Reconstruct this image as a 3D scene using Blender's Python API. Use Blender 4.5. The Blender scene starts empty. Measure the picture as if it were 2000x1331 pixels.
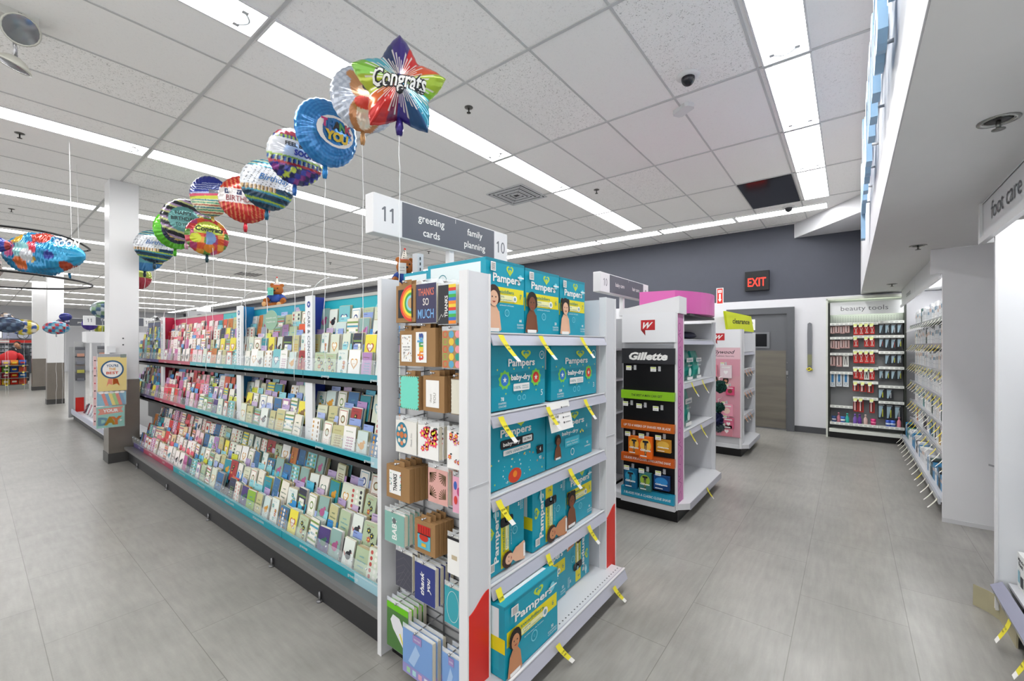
import bpy, math, random
from math import sin, cos, pi, sqrt, radians, atan2
from mathutils import Vector, Matrix
random.seed(7)
SC = bpy.context.scene
COL = SC.collection
# ------------------------------------------------------------ camera
H = 1.45
cam_d = bpy.data.cameras.new('camera'); cam = bpy.data.objects.new('camera', cam_d); COL.objects.link(cam)
cam.location = (0, 0, H); cam.rotation_euler = (pi/2, 0, -radians(90-38.24))
cam_d.sensor_width = 36; cam_d.lens = 835/2000*36; cam_d.shift_y = 9.5/2000
cam_d.clip_start = .03; cam_d.clip_end = 200
SC.camera = cam
# ------------------------------------------------------------ world, exposure
w = bpy.data.worlds.new('world'); SC.world = w; w.use_nodes = True
w.node_tree.nodes['Background'].inputs[0].default_value = (1, 1, 1, 1)
w.node_tree.nodes['Background'].inputs[1].default_value = 1.7
SC.view_settings.view_transform = 'Standard'; SC.view_settings.look = 'None'
SC.view_settings.exposure = 0.36; SC.view_settings.gamma = 1; SC.view_settings.use_curve_mapping = False
SC.cycles.max_bounces = 8; SC.cycles.diffuse_bounces = 5; SC.cycles.transparent_max_bounces = 16
SC.cycles.caustics_reflective = False; SC.cycles.caustics_refractive = False
SC.cycles.sample_clamp_indirect = 4
LIGHT_E = 15
CEIL = 3.5
# ------------------------------------------------------------ materials
MATS = {}
def lin(c):
    if isinstance(c, str):
        c = c.lstrip('#'); c = [int(c[i:i+2], 16)/255 for i in (0, 2, 4)]
    return tuple(x/12.92 if x <= .04045 else ((x+.055)/1.055)**2.4 for x in c)+(1,)
def newmat(name):
    m = bpy.data.materials.new(name); m.use_nodes = True
    nt = m.node_tree; b = nt.nodes['Principled BSDF']
    return m, nt, b
def C(hexc, rough=.5, metal=0, spec=.4, noise=0):
    """plain coloured surface, with a faint procedural unevenness"""
    key = (hexc, rough, metal, noise)
    if key in MATS: return MATS[key]
    m, nt, b = newmat('paint_'+hexc)
    b.inputs['Roughness'].default_value = rough; b.inputs['Metallic'].default_value = metal
    b.inputs['Specular IOR Level'].default_value = spec
    base = tuple(x*.80 for x in lin(hexc)[:3])+(1,)
    b.inputs['Base Color'].default_value = base
    if noise:
        tc = nt.nodes.new('ShaderNodeTexCoord'); n = nt.nodes.new('ShaderNodeTexNoise')
        n.inputs['Scale'].default_value = 9; n.inputs['Detail'].default_value = 5
        mx = nt.nodes.new('ShaderNodeMix'); mx.data_type = 'RGBA'
        a = base; mx.inputs[6].default_value = tuple(x*(1-noise) for x in a[:3])+(1,)
        mx.inputs[7].default_value = tuple(min(1, x*(1+noise)) for x in a[:3])+(1,)
        nt.links.new(tc.outputs['Object'], n.inputs['Vector']); nt.links.new(n.outputs['Fac'], mx.inputs[0])
        nt.links.new(mx.outputs[2], b.inputs['Base Color'])
    MATS[key] = m
    return m
def EM(hexc, s, name='lamp_glow'):
    key = ('em', hexc, s)
    if key in MATS: return MATS[key]
    m, nt, b = newmat(name)
    b.inputs['Base Color'].default_value = lin(hexc)
    b.inputs['Emission Color'].default_value = lin(hexc); b.inputs['Emission Strength'].default_value = s
    MATS[key] = m; return m
def CLEAR(tint='ffffff', a=.22, rough=.08):
    key = ('clear', tint, a)
    if key in MATS: return MATS[key]
    m, nt, b = newmat('clear_plastic')
    out = nt.nodes['Material Output']
    t = nt.nodes.new('ShaderNodeBsdfTransparent'); mx = nt.nodes.new('ShaderNodeMixShader')
    b.inputs['Base Color'].default_value = lin(tint); b.inputs['Roughness'].default_value = rough
    b.inputs['Specular IOR Level'].default_value = .8
    mx.inputs[0].default_value = a
    nt.links.new(t.outputs[0], mx.inputs[1]); nt.links.new(b.outputs[0], mx.inputs[2])
    nt.links.new(mx.outputs[0], out.inputs[0])
    MATS[key] = m; return m
def VCOL(name, rough, metal):
    """surface pattern held by the mesh's own colour attribute"""
    key = ('vc', name)
    if key in MATS: return MATS[key]
    m, nt, b = newmat(name)
    a = nt.nodes.new('ShaderNodeAttribute'); a.attribute_name = 'print'
    vs_ = nt.nodes.new('ShaderNodeVectorMath'); vs_.operation = 'SCALE'; vs_.inputs['Scale'].default_value = .8
    nt.links.new(a.outputs['Color'], vs_.inputs[0]); nt.links.new(vs_.outputs[0], b.inputs['Base Color'])
    b.inputs['Roughness'].default_value = rough; b.inputs['Metallic'].default_value = metal
    b.inputs['Specular IOR Level'].default_value = .8
    MATS[key] = m; return m

def floor_material():
    m, nt, b = newmat('grey_stone_look_floor_tile'); N = nt.nodes; L = nt.links
    tc = N.new('ShaderNodeTexCoord')
    def brick(rot, off):
        mp = N.new('ShaderNodeMapping'); mp.inputs['Location'].default_value = off
        mp.inputs['Rotation'].default_value = (0, 0, rot)
        L.new(tc.outputs['Object'], mp.inputs['Vector'])
        br = N.new('ShaderNodeTexBrick')
        br.offset = .5; br.squash = 1
        br.inputs['Scale'].default_value = 1; br.inputs['Mortar Size'].default_value = .0016
        br.inputs['Mortar Smooth'].default_value = .1; br.inputs['Bias'].default_value = 0
        br.inputs['Brick Width'].default_value = .92; br.inputs['Row Height'].default_value = .466
        br.inputs['Color1'].default_value = lin('898782'); br.inputs['Color2'].default_value = lin('84827d')
        br.inputs['Mortar'].default_value = lin('66645f')
        L.new(mp.outputs[0], br.inputs['Vector']); return br, mp
    A, ma = brick(0, (-.23, -.223, 0))
    B, mb_ = brick(pi/2, (.30, -.69, 0))
    sx = N.new('ShaderNodeSeparateXYZ'); L.new(tc.outputs['Object'], sx.inputs[0])
    lt = N.new('ShaderNodeMath'); lt.operation = 'LESS_THAN'; lt.inputs[1].default_value = 1.155
    L.new(sx.outputs[0], lt.inputs[0])
    mx = N.new('ShaderNodeMix'); mx.data_type = 'RGBA'
    L.new(lt.outputs[0], mx.inputs[0]); L.new(A.outputs[0], mx.inputs[6]); L.new(B.outputs[0], mx.inputs[7])
    def veins(scale, sc3, det=4):
        mp = N.new('ShaderNodeMapping'); mp.inputs['Scale'].default_value = sc3
        L.new(tc.outputs['Object'], mp.inputs['Vector'])
        n = N.new('ShaderNodeTexNoise'); n.inputs['Scale'].default_value = scale
        n.inputs['Detail'].default_value = det; n.inputs['Roughness'].default_value = .55
        L.new(mp.outputs[0], n.inputs['Vector']); return n
    n1 = veins(3.5, (1, 1, 1)); n2 = veins(5, (7, 1, 1)); n3 = veins(5, (1, 7, 1))
    mv = N.new('ShaderNodeMix'); mv.data_type = 'FLOAT'
    L.new(lt.outputs[0], mv.inputs[0]); L.new(n3.outputs['Fac'], mv.inputs[2]); L.new(n2.outputs['Fac'], mv.inputs[3])
    ad = N.new('ShaderNodeMath'); ad.operation = 'ADD'; L.new(n1.outputs['Fac'], ad.inputs[0]); L.new(mv.outputs[0], ad.inputs[1])
    mr = N.new('ShaderNodeMapRange'); mr.inputs[1].default_value = .5; mr.inputs[2].default_value = 1.5
    mr.inputs[3].default_value = .74; mr.inputs[4].default_value = 1.26; mr.clamp = False
    L.new(ad.outputs[0], mr.inputs[0])
    vm = N.new('ShaderNodeVectorMath'); vm.operation = 'SCALE'
    L.new(mx.outputs[2], vm.inputs[0]); L.new(mr.outputs[0], vm.inputs['Scale'])
    L.new(vm.outputs[0], b.inputs['Base Color'])
    b.inputs['Roughness'].default_value = .3
    b.inputs['Specular IOR Level'].default_value = .5
    bm = N.new('ShaderNodeBump'); bm.inputs['Strength'].default_value = .12; bm.inputs['Distance'].default_value = .004
    n4 = veins(60, (1, 1, 1)); L.new(n4.outputs['Fac'], bm.inputs['Height']); L.new(bm.outputs[0], b.inputs['Normal'])
    return m
def ceiling_material():
    m, nt, b = newmat('white_fissured_ceiling_tile'); N = nt.nodes; L = nt.links
    tc = N.new('ShaderNodeTexCoord')
    mp = N.new('ShaderNodeMapping'); mp.inputs['Location'].default_value = (-6.05, -.53, 0)
    mp.inputs['Scale'].default_value = (1, 1, 1)
    L.new(tc.outputs['Object'], mp.inputs['Vector'])
    dv = N.new('ShaderNodeVectorMath'); dv.operation = 'DIVIDE'; dv.inputs[1].default_value = (1.22, .605, 1)
    L.new(mp.outputs[0], dv.inputs[0])
    fl = N.new('ShaderNodeVectorMath'); fl.operation = 'FLOOR'; L.new(dv.outputs[0], fl.inputs[0])
    wn = N.new('ShaderNodeTexWhiteNoise'); wn.noise_dimensions = '2D'; L.new(fl.outputs[0], wn.inputs['Vector'])
    gt = N.new('ShaderNodeMapRange'); gt.inputs[1].default_value = .55; gt.inputs[2].default_value = .8
    gt.inputs[3].default_value = .12; gt.inputs[4].default_value = 1
    L.new(wn.outputs['Value'], gt.inputs[0])
    nz = N.new('ShaderNodeTexNoise'); nz.inputs['Scale'].default_value = 75; nz.inputs['Detail'].default_value = 2
    nz.inputs['Distortion'].default_value = 1.6
    L.new(tc.outputs['Object'], nz.inputs['Vector'])
    cr = N.new('ShaderNodeMapRange'); cr.inputs[1].default_value = .60; cr.inputs[2].default_value = .66
    cr.inputs[3].default_value = 0; cr.inputs[4].default_value = .62
    L.new(nz.outputs['Fac'], cr.inputs[0])
    mu = N.new('ShaderNodeMath'); mu.operation = 'MULTIPLY'; L.new(cr.outputs[0], mu.inputs[0]); L.new(gt.outputs[0], mu.inputs[1])
    mx = N.new('ShaderNodeMix'); mx.data_type = 'RGBA'
    mx.inputs[6].default_value = lin('f4f3f1'); mx.inputs[7].default_value = lin('82807c')
    L.new(mu.outputs[0], mx.inputs[0])
    vm = N.new('ShaderNodeVectorMath'); vm.operation = 'SCALE'
    tr = N.new('ShaderNodeMapRange'); tr.inputs[3].default_value = .95; tr.inputs[4].default_value = 1.03
    L.new(wn.outputs['Value'], tr.inputs[0]); L.new(mx.outputs[2], vm.inputs[0]); L.new(tr.outputs[0], vm.inputs['Scale'])
    L.new(vm.outputs[0], b.inputs['Base Color']); b.inputs['Roughness'].default_value = .9
    b.inputs['Specular IOR Level'].default_value = .15
    return m
WHITE = C('e9e9ea', .45); WHITE2 = C('dcdde0', .35); LGREY = C('c9cacd', .4); GREYM = C('8f9095', .35, .3)
DGREY = C('4a4b4f', .5); BLACK = C('0c0c0e', .4); CHROME = C('b8b8ba', .2, .9); STEEL = C('a4a19a', .3, .75, noise=.12)
TEAL = C('1597a8', .45); TEALD = C('0f7f8e', .5); YEL = C('f2e53a', .5); KRAFT = C('a07a4e', .8, noise=.06)
RED = C('d8281c', .45); INK = C('1b1b20', .5); PAPER = C('f6f5f1', .6); PEGB = C('8d8e90', .6)
CREAM = C('efe8d2', .6); LILAC = C('b9a3cf', .5); ORANGE = C('ef8a1f', .5)
WALLW = C('e2e2e6', .55, noise=.02); NAVYW = C('4a4d58', .6, noise=.05)

# ------------------------------------------------------------ mesh building
def V(*a): return Vector(a)
FONT = {}
def glyphs(s, bold=0., shear=0.):
    k = (s, bold, shear)
    if k in FONT: return FONT[k]
    cu = bpy.data.curves.new('t', 'FONT'); cu.body = s; cu.size = 1; cu.resolution_u = 2
    cu.offset = bold; cu.shear = shear; cu.align_x = 'LEFT'
    ob = bpy.data.objects.new('t', cu)
    me = bpy.data.meshes.new_from_object(ob)
    vs = [(v.co.x, v.co.y) for v in me.vertices]; fs = [tuple(p.vertices) for p in me.polygons]
    # faces all one way up
    out = []
    for f in fs:
        a = sum(vs[f[i]][0]*vs[f[(i+1) % len(f)]][1]-vs[f[(i+1) % len(f)]][0]*vs[f[i]][1] for i in range(len(f)))
        out.append(f if a > 0 else tuple(reversed(f)))
    bpy.data.objects.remove(ob); bpy.data.curves.remove(cu); bpy.data.meshes.remove(me)
    x0 = min([v[0] for v in vs], default=0); x1 = max([v[0] for v in vs], default=0)
    FONT[k] = ([(x-x0, y) for x, y in vs], out, x1-x0)
    return FONT[k]
class MB:
    def __init__(s): s.v = []; s.f = []; s.mi = []; s.mats = []; s.sm = []
    def _m(s, m):
        if m not in s.mats: s.mats.append(m)
        return s.mats.index(m)
    def add(s, vs, fs, m, smooth=False):
        b = len(s.v); s.v += [tuple(p) for p in vs]; k = s._m(m)
        for f in fs: s.f.append(tuple(i+b for i in f)); s.mi.append(k); s.sm.append(smooth)
        return s
    def merge(s, o, mat=None):
        b = len(s.v)
        s.v += [tuple(mat @ Vector(p)) if mat else p for p in o.v]
        for f, k, q in zip(o.f, o.mi, o.sm): s.f.append(tuple(i+b for i in f)); s.mi.append(s._m(o.mats[k])); s.sm.append(q)
        return s
    def obox(s, o, a, b, c, m):
        o, a, b, c = map(Vector, (o, a, b, c))
        if a.cross(b).dot(c) < 0: a, b = b, a
        p = [o, o+a, o+a+b, o+b, o+c, o+a+c, o+a+b+c, o+b+c]
        return s.add(p, [(0, 3, 2, 1), (4, 5, 6, 7), (0, 1, 5, 4), (1, 2, 6, 5), (2, 3, 7, 6), (3, 0, 4, 7)], m)
    def box(s, x0, x1, y0, y1, z0, z1, m):
        return s.obox((x0, y0, z0), (x1-x0, 0, 0), (0, y1-y0, 0), (0, 0, z1-z0), m)
    def prism(s, poly, o, u, v, w, m):
        o, u, v, w = map(Vector, (o, u, v, w)); n = len(poly)
        A = [o+u*x+v*y for x, y in poly]; B = [p+w for p in A]
        fs = [tuple(range(n)), tuple(range(2*n-1, n-1, -1))]+[(i, i+n, (i+1) % n+n, (i+1) % n) for i in range(n)]
        ar = sum(poly[i][0]*poly[(i+1) % n][1]-poly[(i+1) % n][0]*poly[i][1] for i in range(n))
        if (u.cross(v).dot(w) > 0) == (ar > 0): fs = [tuple(reversed(f)) for f in fs]
        return s.add(A+B, fs, m)
    def tube(s, pts, r, m, n=6, caps=True):
        pts = [Vector(p) for p in pts]; vs = []; N = len(pts)
        rr = r if isinstance(r, (list, tuple)) else [r]*N
        up = Vector((0, 0, 1)); prev = None
        for i, p in enumerate(pts):
            t = (pts[min(i+1, N-1)]-pts[max(i-1, 0)]).normalized()
            if prev is None:
                a = t.cross(up)
                if a.length < 1e-3: a = t.cross(Vector((1, 0, 0)))
            else: a = prev-t*prev.dot(t)
            a.normalize(); prev = a; b = t.cross(a)
            vs += [p+(a*cos(2*pi*k/n)+b*sin(2*pi*k/n))*rr[i] for k in range(n)]
        fs = [(i*n+k, i*n+(k+1) % n, (i+1)*n+(k+1) % n, (i+1)*n+k) for i in range(N-1) for k in range(n)]
        if caps: fs += [tuple(reversed(range(n))), tuple(range((N-1)*n, N*n))]
        return s.add(vs, fs, m, True)
    def lathe(s, prof, c, m, n=20, sx=1., sy=1.):
        vs = []; c = Vector(c)
        for r, z in prof: vs += [c+V(r*cos(2*pi*k/n)*sx, r*sin(2*pi*k/n)*sy, z) for k in range(n)]
        P = len(prof)
        fs = [(i*n+k, i*n+(k+1) % n, (i+1)*n+(k+1) % n, (i+1)*n+k) for i in range(P-1) for k in range(n)]
        fs += [tuple(reversed(range(n))), tuple(range((P-1)*n, P*n))]
        return s.add(vs, fs, m, True)
    def ball(s, c, r, m, n=12):
        c = Vector(c); r = r if isinstance(r, (tuple, list)) else (r, r, r); vs = []; k = n//2
        for i in range(k+1):
            a = pi*i/k
            for j in range(n): vs.append(c+V(r[0]*sin(a)*cos(2*pi*j/n), r[1]*sin(a)*sin(2*pi*j/n), r[2]*cos(a)))
        fs = [(i*n+j, (i+1)*n+j, (i+1)*n+(j+1) % n, i*n+(j+1) % n) for i in range(k) for j in range(n)]
        return s.add(vs, fs, m, True)
    def build(s, name, parent=None, loc=None, rotz=0, bevel=0, colors=None):
        me = bpy.data.meshes.new(name); me.from_pydata(s.v, [], s.f)
        for m in s.mats: me.materials.append(m)
        me.polygons.foreach_set('material_index', s.mi); me.polygons.foreach_set('use_smooth', s.sm)
        if colors:
            at = me.color_attributes.new('print', 'FLOAT_COLOR', 'POINT')
            at.data.foreach_set('color', [x for c in colors for x in c])
        me.update()
        ob = bpy.data.objects.new(name, me); COL.objects.link(ob)
        if loc: ob.location = loc
        ob.rotation_euler.z = rotz
        if parent: ob.parent = parent
        if bevel:
            bv = ob.modifiers.new('bevel', 'BEVEL'); bv.width = bevel; bv.segments = 2; bv.limit_method = 'ANGLE'
        return ob
    def part(s, name, t, **k):
        """geometry given in room coordinates becomes a part of t"""
        L = Vector(t.location)
        s.v = [(p[0]-L.x, p[1]-L.y, p[2]-L.z) for p in s.v]
        return s.build(name, t, **k)
    def solo(s, name, loc, **k):
        s.v = [(p[0]-loc[0], p[1]-loc[1], p[2]-loc[2]) for p in s.v]
        return s.build(name, None, loc, **k)
class G:
    """printing on a surface: flat shapes a hair above it. o = lower left corner, u right, v up"""
    E = .0004
    def __init__(s, mb, o, u, v, fn=None, e=None):
        s.mb = mb; s.o = Vector(o); s.u = Vector(u).normalized(); s.v = Vector(v).normalized(); s.n = s.u.cross(s.v)
        s.k = 1; s.fn = fn; s.e = e or G.E
    def P(s, x, y):
        if s.fn: return s.fn(x, y, s.k*s.e)
        return s.o+s.u*x+s.v*y+s.n*(s.k*s.e)
    def poly(s, pts, m, keep=False):
        n = len(pts); ar = sum(pts[i][0]*pts[(i+1) % n][1]-pts[(i+1) % n][0]*pts[i][1] for i in range(n))
        if ar < 0: pts = pts[::-1]
        s.mb.add([s.P(*p) for p in pts], [tuple(range(n))], m)
        if not keep: s.k += 1
        return s
    def rect(s, x, y, w, h, m, keep=False): return s.poly([(x, y), (x+w, y), (x+w, y+h), (x, y+h)], m, keep)
    def rrect(s, x, y, w, h, r, m):
        p = []
        for cx, cy, a in ((x+w-r, y+r, -90), (x+w-r, y+h-r, 0), (x+r, y+h-r, 90), (x+r, y+r, 180)):
            p += [(cx+r*cos(radians(a+t)), cy+r*sin(radians(a+t))) for t in (0, 30, 60, 90)]
        return s.poly(p, m)
    def circ(s, x, y, r, m, ry=None, n=18, keep=False):
        ry = ry or r
        return s.poly([(x+r*cos(2*pi*i/n), y+ry*sin(2*pi*i/n)) for i in range(n)], m, keep)
    def ring(s, x, y, r, t, m, ry=None, n=24):
        ry = ry or r; vs = []
        for i in range(n):
            a = 2*pi*i/n
            vs += [s.P(x+r*cos(a), y+ry*sin(a)), s.P(x+(r-t)*cos(a), y+(ry-t)*sin(a))]
        s.mb.add(vs, [(2*i, 2*((i+1) % n), 2*((i+1) % n)+1, 2*i+1) for i in range(n)], m); s.k += 1; return s
    def heart(s, x, y, w, m, h=None):
        h = h or w; p = []
        for i in range(20):
            t = 2*pi*i/20
            p.append((x+w/34*16*sin(t)**3, y+h/30*(13*cos(t)-5*cos(2*t)-2*cos(3*t)-cos(4*t))))
        return s.poly(p, m)
    def star(s, x, y, r, m, n=5, q=.42, rot=90):
        p = []
        for i in range(2*n):
            a = radians(rot)+pi*i/n; rr = r if i % 2 == 0 else r*q
            p.append((x+rr*cos(a), y+rr*sin(a)))
        vs = [s.P(x, y)]+[s.P(*q_) for q_ in p]
        s.mb.add(vs, [(0, i+1, (i+1) % (2*n)+1) for i in range(2*n)], m); s.k += 1; return s
    def line(s, x0, y0, x1, y1, t, m, keep=True):
        d = Vector((x1-x0, y1-y0)); d.normalize(); a = (-d.y*t/2, d.x*t/2)
        return s.poly([(x0+a[0], y0+a[1]), (x1+a[0], y1+a[1]), (x1-a[0], y1-a[1]), (x0-a[0], y0-a[1])], m, keep)
    def path(s, pts, t, m):
        for a, b in zip(pts, pts[1:]): s.line(*a, *b, t, m)
        s.k += 1; return s
    def text(s, str_, x, y, h, m, w=None, al='C', bold=.0, shear=0., rot=0.):
        """h = height of a capital; w = width it is fitted to"""
        vs, fs, tw = glyphs(str_, bold, shear)
        if not vs: return s
        ky = h/.73; kx = ky if w is None else w/max(tw, 1e-4)
        ox = {'C': -tw*kx/2, 'L': 0, 'R': -tw*kx}[al]; c_, s_ = cos(rot), sin(rot)
        pts = []
        for a, b in vs:
            px, py = a*kx+ox, b*ky
            pts.append(s.P(x+px*c_-py*s_, y+px*s_+py*c_))
        s.mb.add(pts, fs, m); s.k += 1; return s
UX = ((0, -1, 0), (0, 0, 1))     # a face that looks along -x
UY = ((1, 0, 0), (0, 0, 1))      # a face that looks along -y
UYP = ((-1, 0, 0), (0, 0, 1))    # a face that looks along +y
def tag(o, label=None, cat=None, group=None, kind=None):
    if label: o['label'] = label
    if cat: o['category'] = cat
    if group: o['group'] = group
    if kind: o['kind'] = kind
    return o
def struct(o): o['kind'] = 'structure'; return o
def empty(name, loc, label=None, cat=None, group=None, rotz=0):
    o = bpy.data.objects.new(name, None); COL.objects.link(o); o.location = loc; o.rotation_euler.z = rotz
    o.empty_display_size = .1
    return tag(o, label, cat, group)
def dup(root, loc, label=None, group=None, rotz=None):
    r = root.copy(); COL.objects.link(r); r.location = loc
    if rotz is not None: r.rotation_euler.z = rotz
    if label: r['label'] = label
    if group: r['group'] = group
    for ch in root.children:
        c = ch.copy(); COL.objects.link(c); c.parent = r
        for g in ch.children:
            d = g.copy(); COL.objects.link(d); d.parent = c
    return r
ORD = ['', 'first', 'second', 'third', 'fourth', 'fifth', 'sixth', 'seventh', 'eighth', 'ninth', 'tenth']
def nth(i):
    if i < len(ORD): return ORD[i]
    return f"{i}{'th' if 10 < i % 100 < 20 else {1: 'st', 2: 'nd', 3: 'rd'}.get(i % 10, 'th')}"

# ============================================================ THE ROOM
def quad(name, pts, m):
    b = MB(); b.add(pts, [(0, 1, 2, 3)], m); return struct(b.build(name))
X0, X1, Y0, Y1 = -4., 8.62, -1.35, 34.
b = MB(); b.box(X0, X1, Y0, Y1, -.1, 0, floor_material()); struct(b.build('floor'))
b = MB(); b.box(X0, X1, -.145, Y1, CEIL, CEIL+.1, ceiling_material()); struct(b.build('ceiling'))
b = MB()
GRID = C('d2d2d2', .5)
x = 6.05-1.22*8
while x < 8.6:
    b.box(x-.012, x+.012, -.145, Y1, CEIL-.006, CEIL, GRID); x += 1.22
y = .53
while y < Y1:
    b.box(X0, 8.6, y-.008, y+.008, CEIL-.004, CEIL, GRID); y += .605
struct(b.build('trim_1'))
b = MB(); b.box(X1, X1+.1, Y0, Y1, 0, 2.24, WALLW); b.box(X1, X1+.1, Y0, Y1, 2.24, CEIL, NAVYW); struct(b.build('wall_back'))
b = MB(); b.box(X0, X1, Y1, Y1+.1, 0, CEIL, C('c9cace', .6)); struct(b.build('wall_far'))
b = MB(); b.box(X0-.1, X0, Y0, Y1, 0, .4, WALLW); b.box(X0-.1, X0, Y0, Y1, 3.2, CEIL, WALLW)
struct(b.build('wall_left'))
wn_ = empty('added_fill_window_1', (X0-.05, 16, .4)); struct(wn_); b = MB()  # storefront glazing added out of view so world light fills ceiling and panels
for k in range(15): b.box(X0-.08, X0-.02, -.1+2.42*k, -.02+2.42*k, .4, 3.2, DGREY)
b.part('added_fill_frame', wn_); b = MB(); b.box(X0-.055, X0-.045, -.1, Y1, .4, 3.2, CLEAR('eef6f6', .06, .02)); b.part('added_fill_pane', wn_)
b = MB(); b.box(1.3, X1, Y0-.1, Y0, 0, 2.25, WALLW); struct(b.build('wall_right'))
wn2 = empty('added_fill_window_2', (-1.4, Y0-.05, 0)); struct(wn2); b = MB(); b.box(X0, 1.3, Y0-.1, Y0, 0, .15, DGREY); b.box(X0, 1.3, Y0-.1, Y0, 2.15, 2.25, DGREY)  # second unseen opening, added to brighten the soffit and right-hand panels
for k in range(5): b.box(X0+1.3*k, X0+1.3*k+.08, Y0-.08, Y0-.02, .15, 2.15, DGREY)
b.part('added_fill_frame', wn2); b = MB(); b.box(X0, 1.3, Y0-.055, Y0-.045, .15, 2.15, CLEAR('eef6f6', .06, .02)); b.part('added_fill_pane', wn2)
b = MB(); b.box(X0, X1, -.245, -.145, 2.252, CEIL+.1, WALLW); b.box(X0, X1, Y0, -.15, 2.249, 2.32, C('ececec', .7, noise=.02)); struct(b.build('trim_soffit'))
# slanted bulkhead in the corner over the dark wall
b = MB(); b.prism([(0, 0), (0, .93), (-1.25, .0)], (8.62, -.205, 3.26), (1, 0, 0), (0, 1, 0), (0, 0, .24), WALLW)
struct(b.build('trim_bulkhead'))
b = MB(); b.box(8.60, 8.62, .26, .72, 0, .1, DGREY); b.box(8.60, 8.62, 1.78, 3, 0, .1, DGREY); struct(b.build('baseboard_back'))
# stock room door
dr = empty('door_1', (8.62, 1.24, 0)); struct(dr)
FR = C('5a5c60', .4)
b = MB(); b.box(-.06, 0, -.52, -.41, 0, 2.10, FR); b.box(-.06, 0, .41, .52, 0, 2.10, FR); b.box(-.06, 0, -.41, .41, 1.99, 2.10, FR)
b.build('door_frame', dr)
m, nt, bb = newmat('scuffed_steel_kick_panel')
tcn = nt.nodes.new('ShaderNodeTexCoord'); mpn = nt.nodes.new('ShaderNodeMapping'); mpn.inputs['Scale'].default_value = (1, .6, 7)
nn = nt.nodes.new('ShaderNodeTexNoise'); nn.inputs['Scale'].default_value = 1.2; nn.inputs['Detail'].default_value = 3
rp = nt.nodes.new('ShaderNodeValToRGB'); rp.color_ramp.elements[0].color = lin('504e4a'); rp.color_ramp.elements[1].color = lin('8b8578')
nt.links.new(tcn.outputs['Object'], mpn.inputs[0]); nt.links.new(mpn.outputs[0], nn.inputs['Vector']); nt.links.new(nn.outputs['Fac'], rp.inputs[0])
nt.links.new(rp.outputs[0], bb.inputs['Base Color']); bb.inputs['Metallic'].default_value = .55; bb.inputs['Roughness'].default_value = .4
b = MB(); b.box(-.03, 0, -.41, .41, .02, 1.99, C('606266', .45)); b.box(-.034, -.03, -.40, .40, .03, 1.36, m)
g = G(b, (-.03, .36, 1.72), *UX); g.rect(.0, 0, .30, .19, PAPER); g.text('EMPLOYEES', .15, .11, .035, INK, w=.24); g.text('ONLY', .15, .04, .035, INK, w=.14)
b.build('door_leaf', dr)
b = MB(); b.box(-.045, -.028, -.16, .22, 1.40, 1.68, C('77797d', .4)); b.box(-.047, -.045, -.12, .18, 1.43, 1.65, C('15171a', .1))
b.build('door_window', dr)
b = MB()
for z in (.4, .65, .9, 1.15): b.box(-.062, -.06, -.425, -.415, z, z+.02, CHROME)
b.box(-.07, -.04, -.435, -.405, .95, 1.02, CHROME); b.build('door_latch', dr)

# ------------------------------------------------------------ columns
def column(n, x, y, wx=.28, wy=.3, stud=False):
    t = empty('column', (x, y, 0), n, 'column', 'square store columns')
    b = MB(); b.box(0, wx, 0, wy, 1.02, CEIL-.002, C('ebebec', .35)); b.build('shaft', t, bevel=.004)
    b = MB(); b.box(-.006, wx+.006, -.006, wy+.006, .12, 1.02, C('8b847b', .3, .6, noise=.1)); b.build('steel_cladding', t)
    b = MB(); b.box(-.012, wx+.012, -.012, wy+.012, 0, .12, C('3f3e3d', .4)); b.build('base_trim', t)
    if stud:
        b = MB()
        for zz in (1.45, 1.53):
            b.box(.12, .135, -.004, 0, zz, zz+.015, DGREY)
        b.build('mounting_hole', t)
column('white column with steel lower cladding at the far end of the card rack', 1.06, 7.12, stud=True)
column('white column farther down the left aisle behind the hoop of foil balloons', 1.18, 15.4)
column('most distant white column on the left, beside the checkout snack shelf', 1.25, 20.55, .30)
t = empty('column', (7.4, 26.5, 0), 'pale column far beyond the red birthday cards section', 'column', 'square store columns')
b = MB(); b.box(0, .5, 0, .5, 0, CEIL-.002, C('ebebec', .35)); b.build('shaft', t)

# ------------------------------------------------------------ ceiling lights
TUBE = EM('ffffff', LIGHT_E, 'fluorescent_glow')
def light_proto(L=1.2, W=.27):
    t = empty('ceiling_light', (0, 0, 0))
    b = MB(); f = .012
    b.box(-L/2, L/2, -W/2-f, -W/2, -.012, 0, WHITE); b.box(-L/2, L/2, W/2, W/2+f, -.012, 0, WHITE)
    b.box(-L/2, -L/2+f, -W/2, W/2, -.012, 0, WHITE); b.box(L/2-f, L/2, -W/2, W/2, -.012, 0, WHITE)
    b.build('frame', t)
    b = MB(); b.box(-L/2+f, L/2-f, -W/2, W/2, -.006, -.001, TUBE); b.build('diffuser', t)
    b = MB()
    pts = [(L/2-.12+.05*sin(pi*k/8), -.075+.15*k/8, -.014) for k in range(9)]
    b.tube(pts, .008, C('cfd6da', .4)); b.box(L/2-.135, L/2-.10, -.09, -.06, -.02, -.004, LGREY); b.box(L/2-.135, L/2-.10, .06, .09, -.02, -.004, LGREY)
    b.build('lamp_holder', t)
    return t
rows = [.35, 2.97, 5.83, 8.8, 11.75, 14.6, 17.5, 20.5, 23.6, 26.8, 30.2]
lp = light_proto(); first = True
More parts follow.
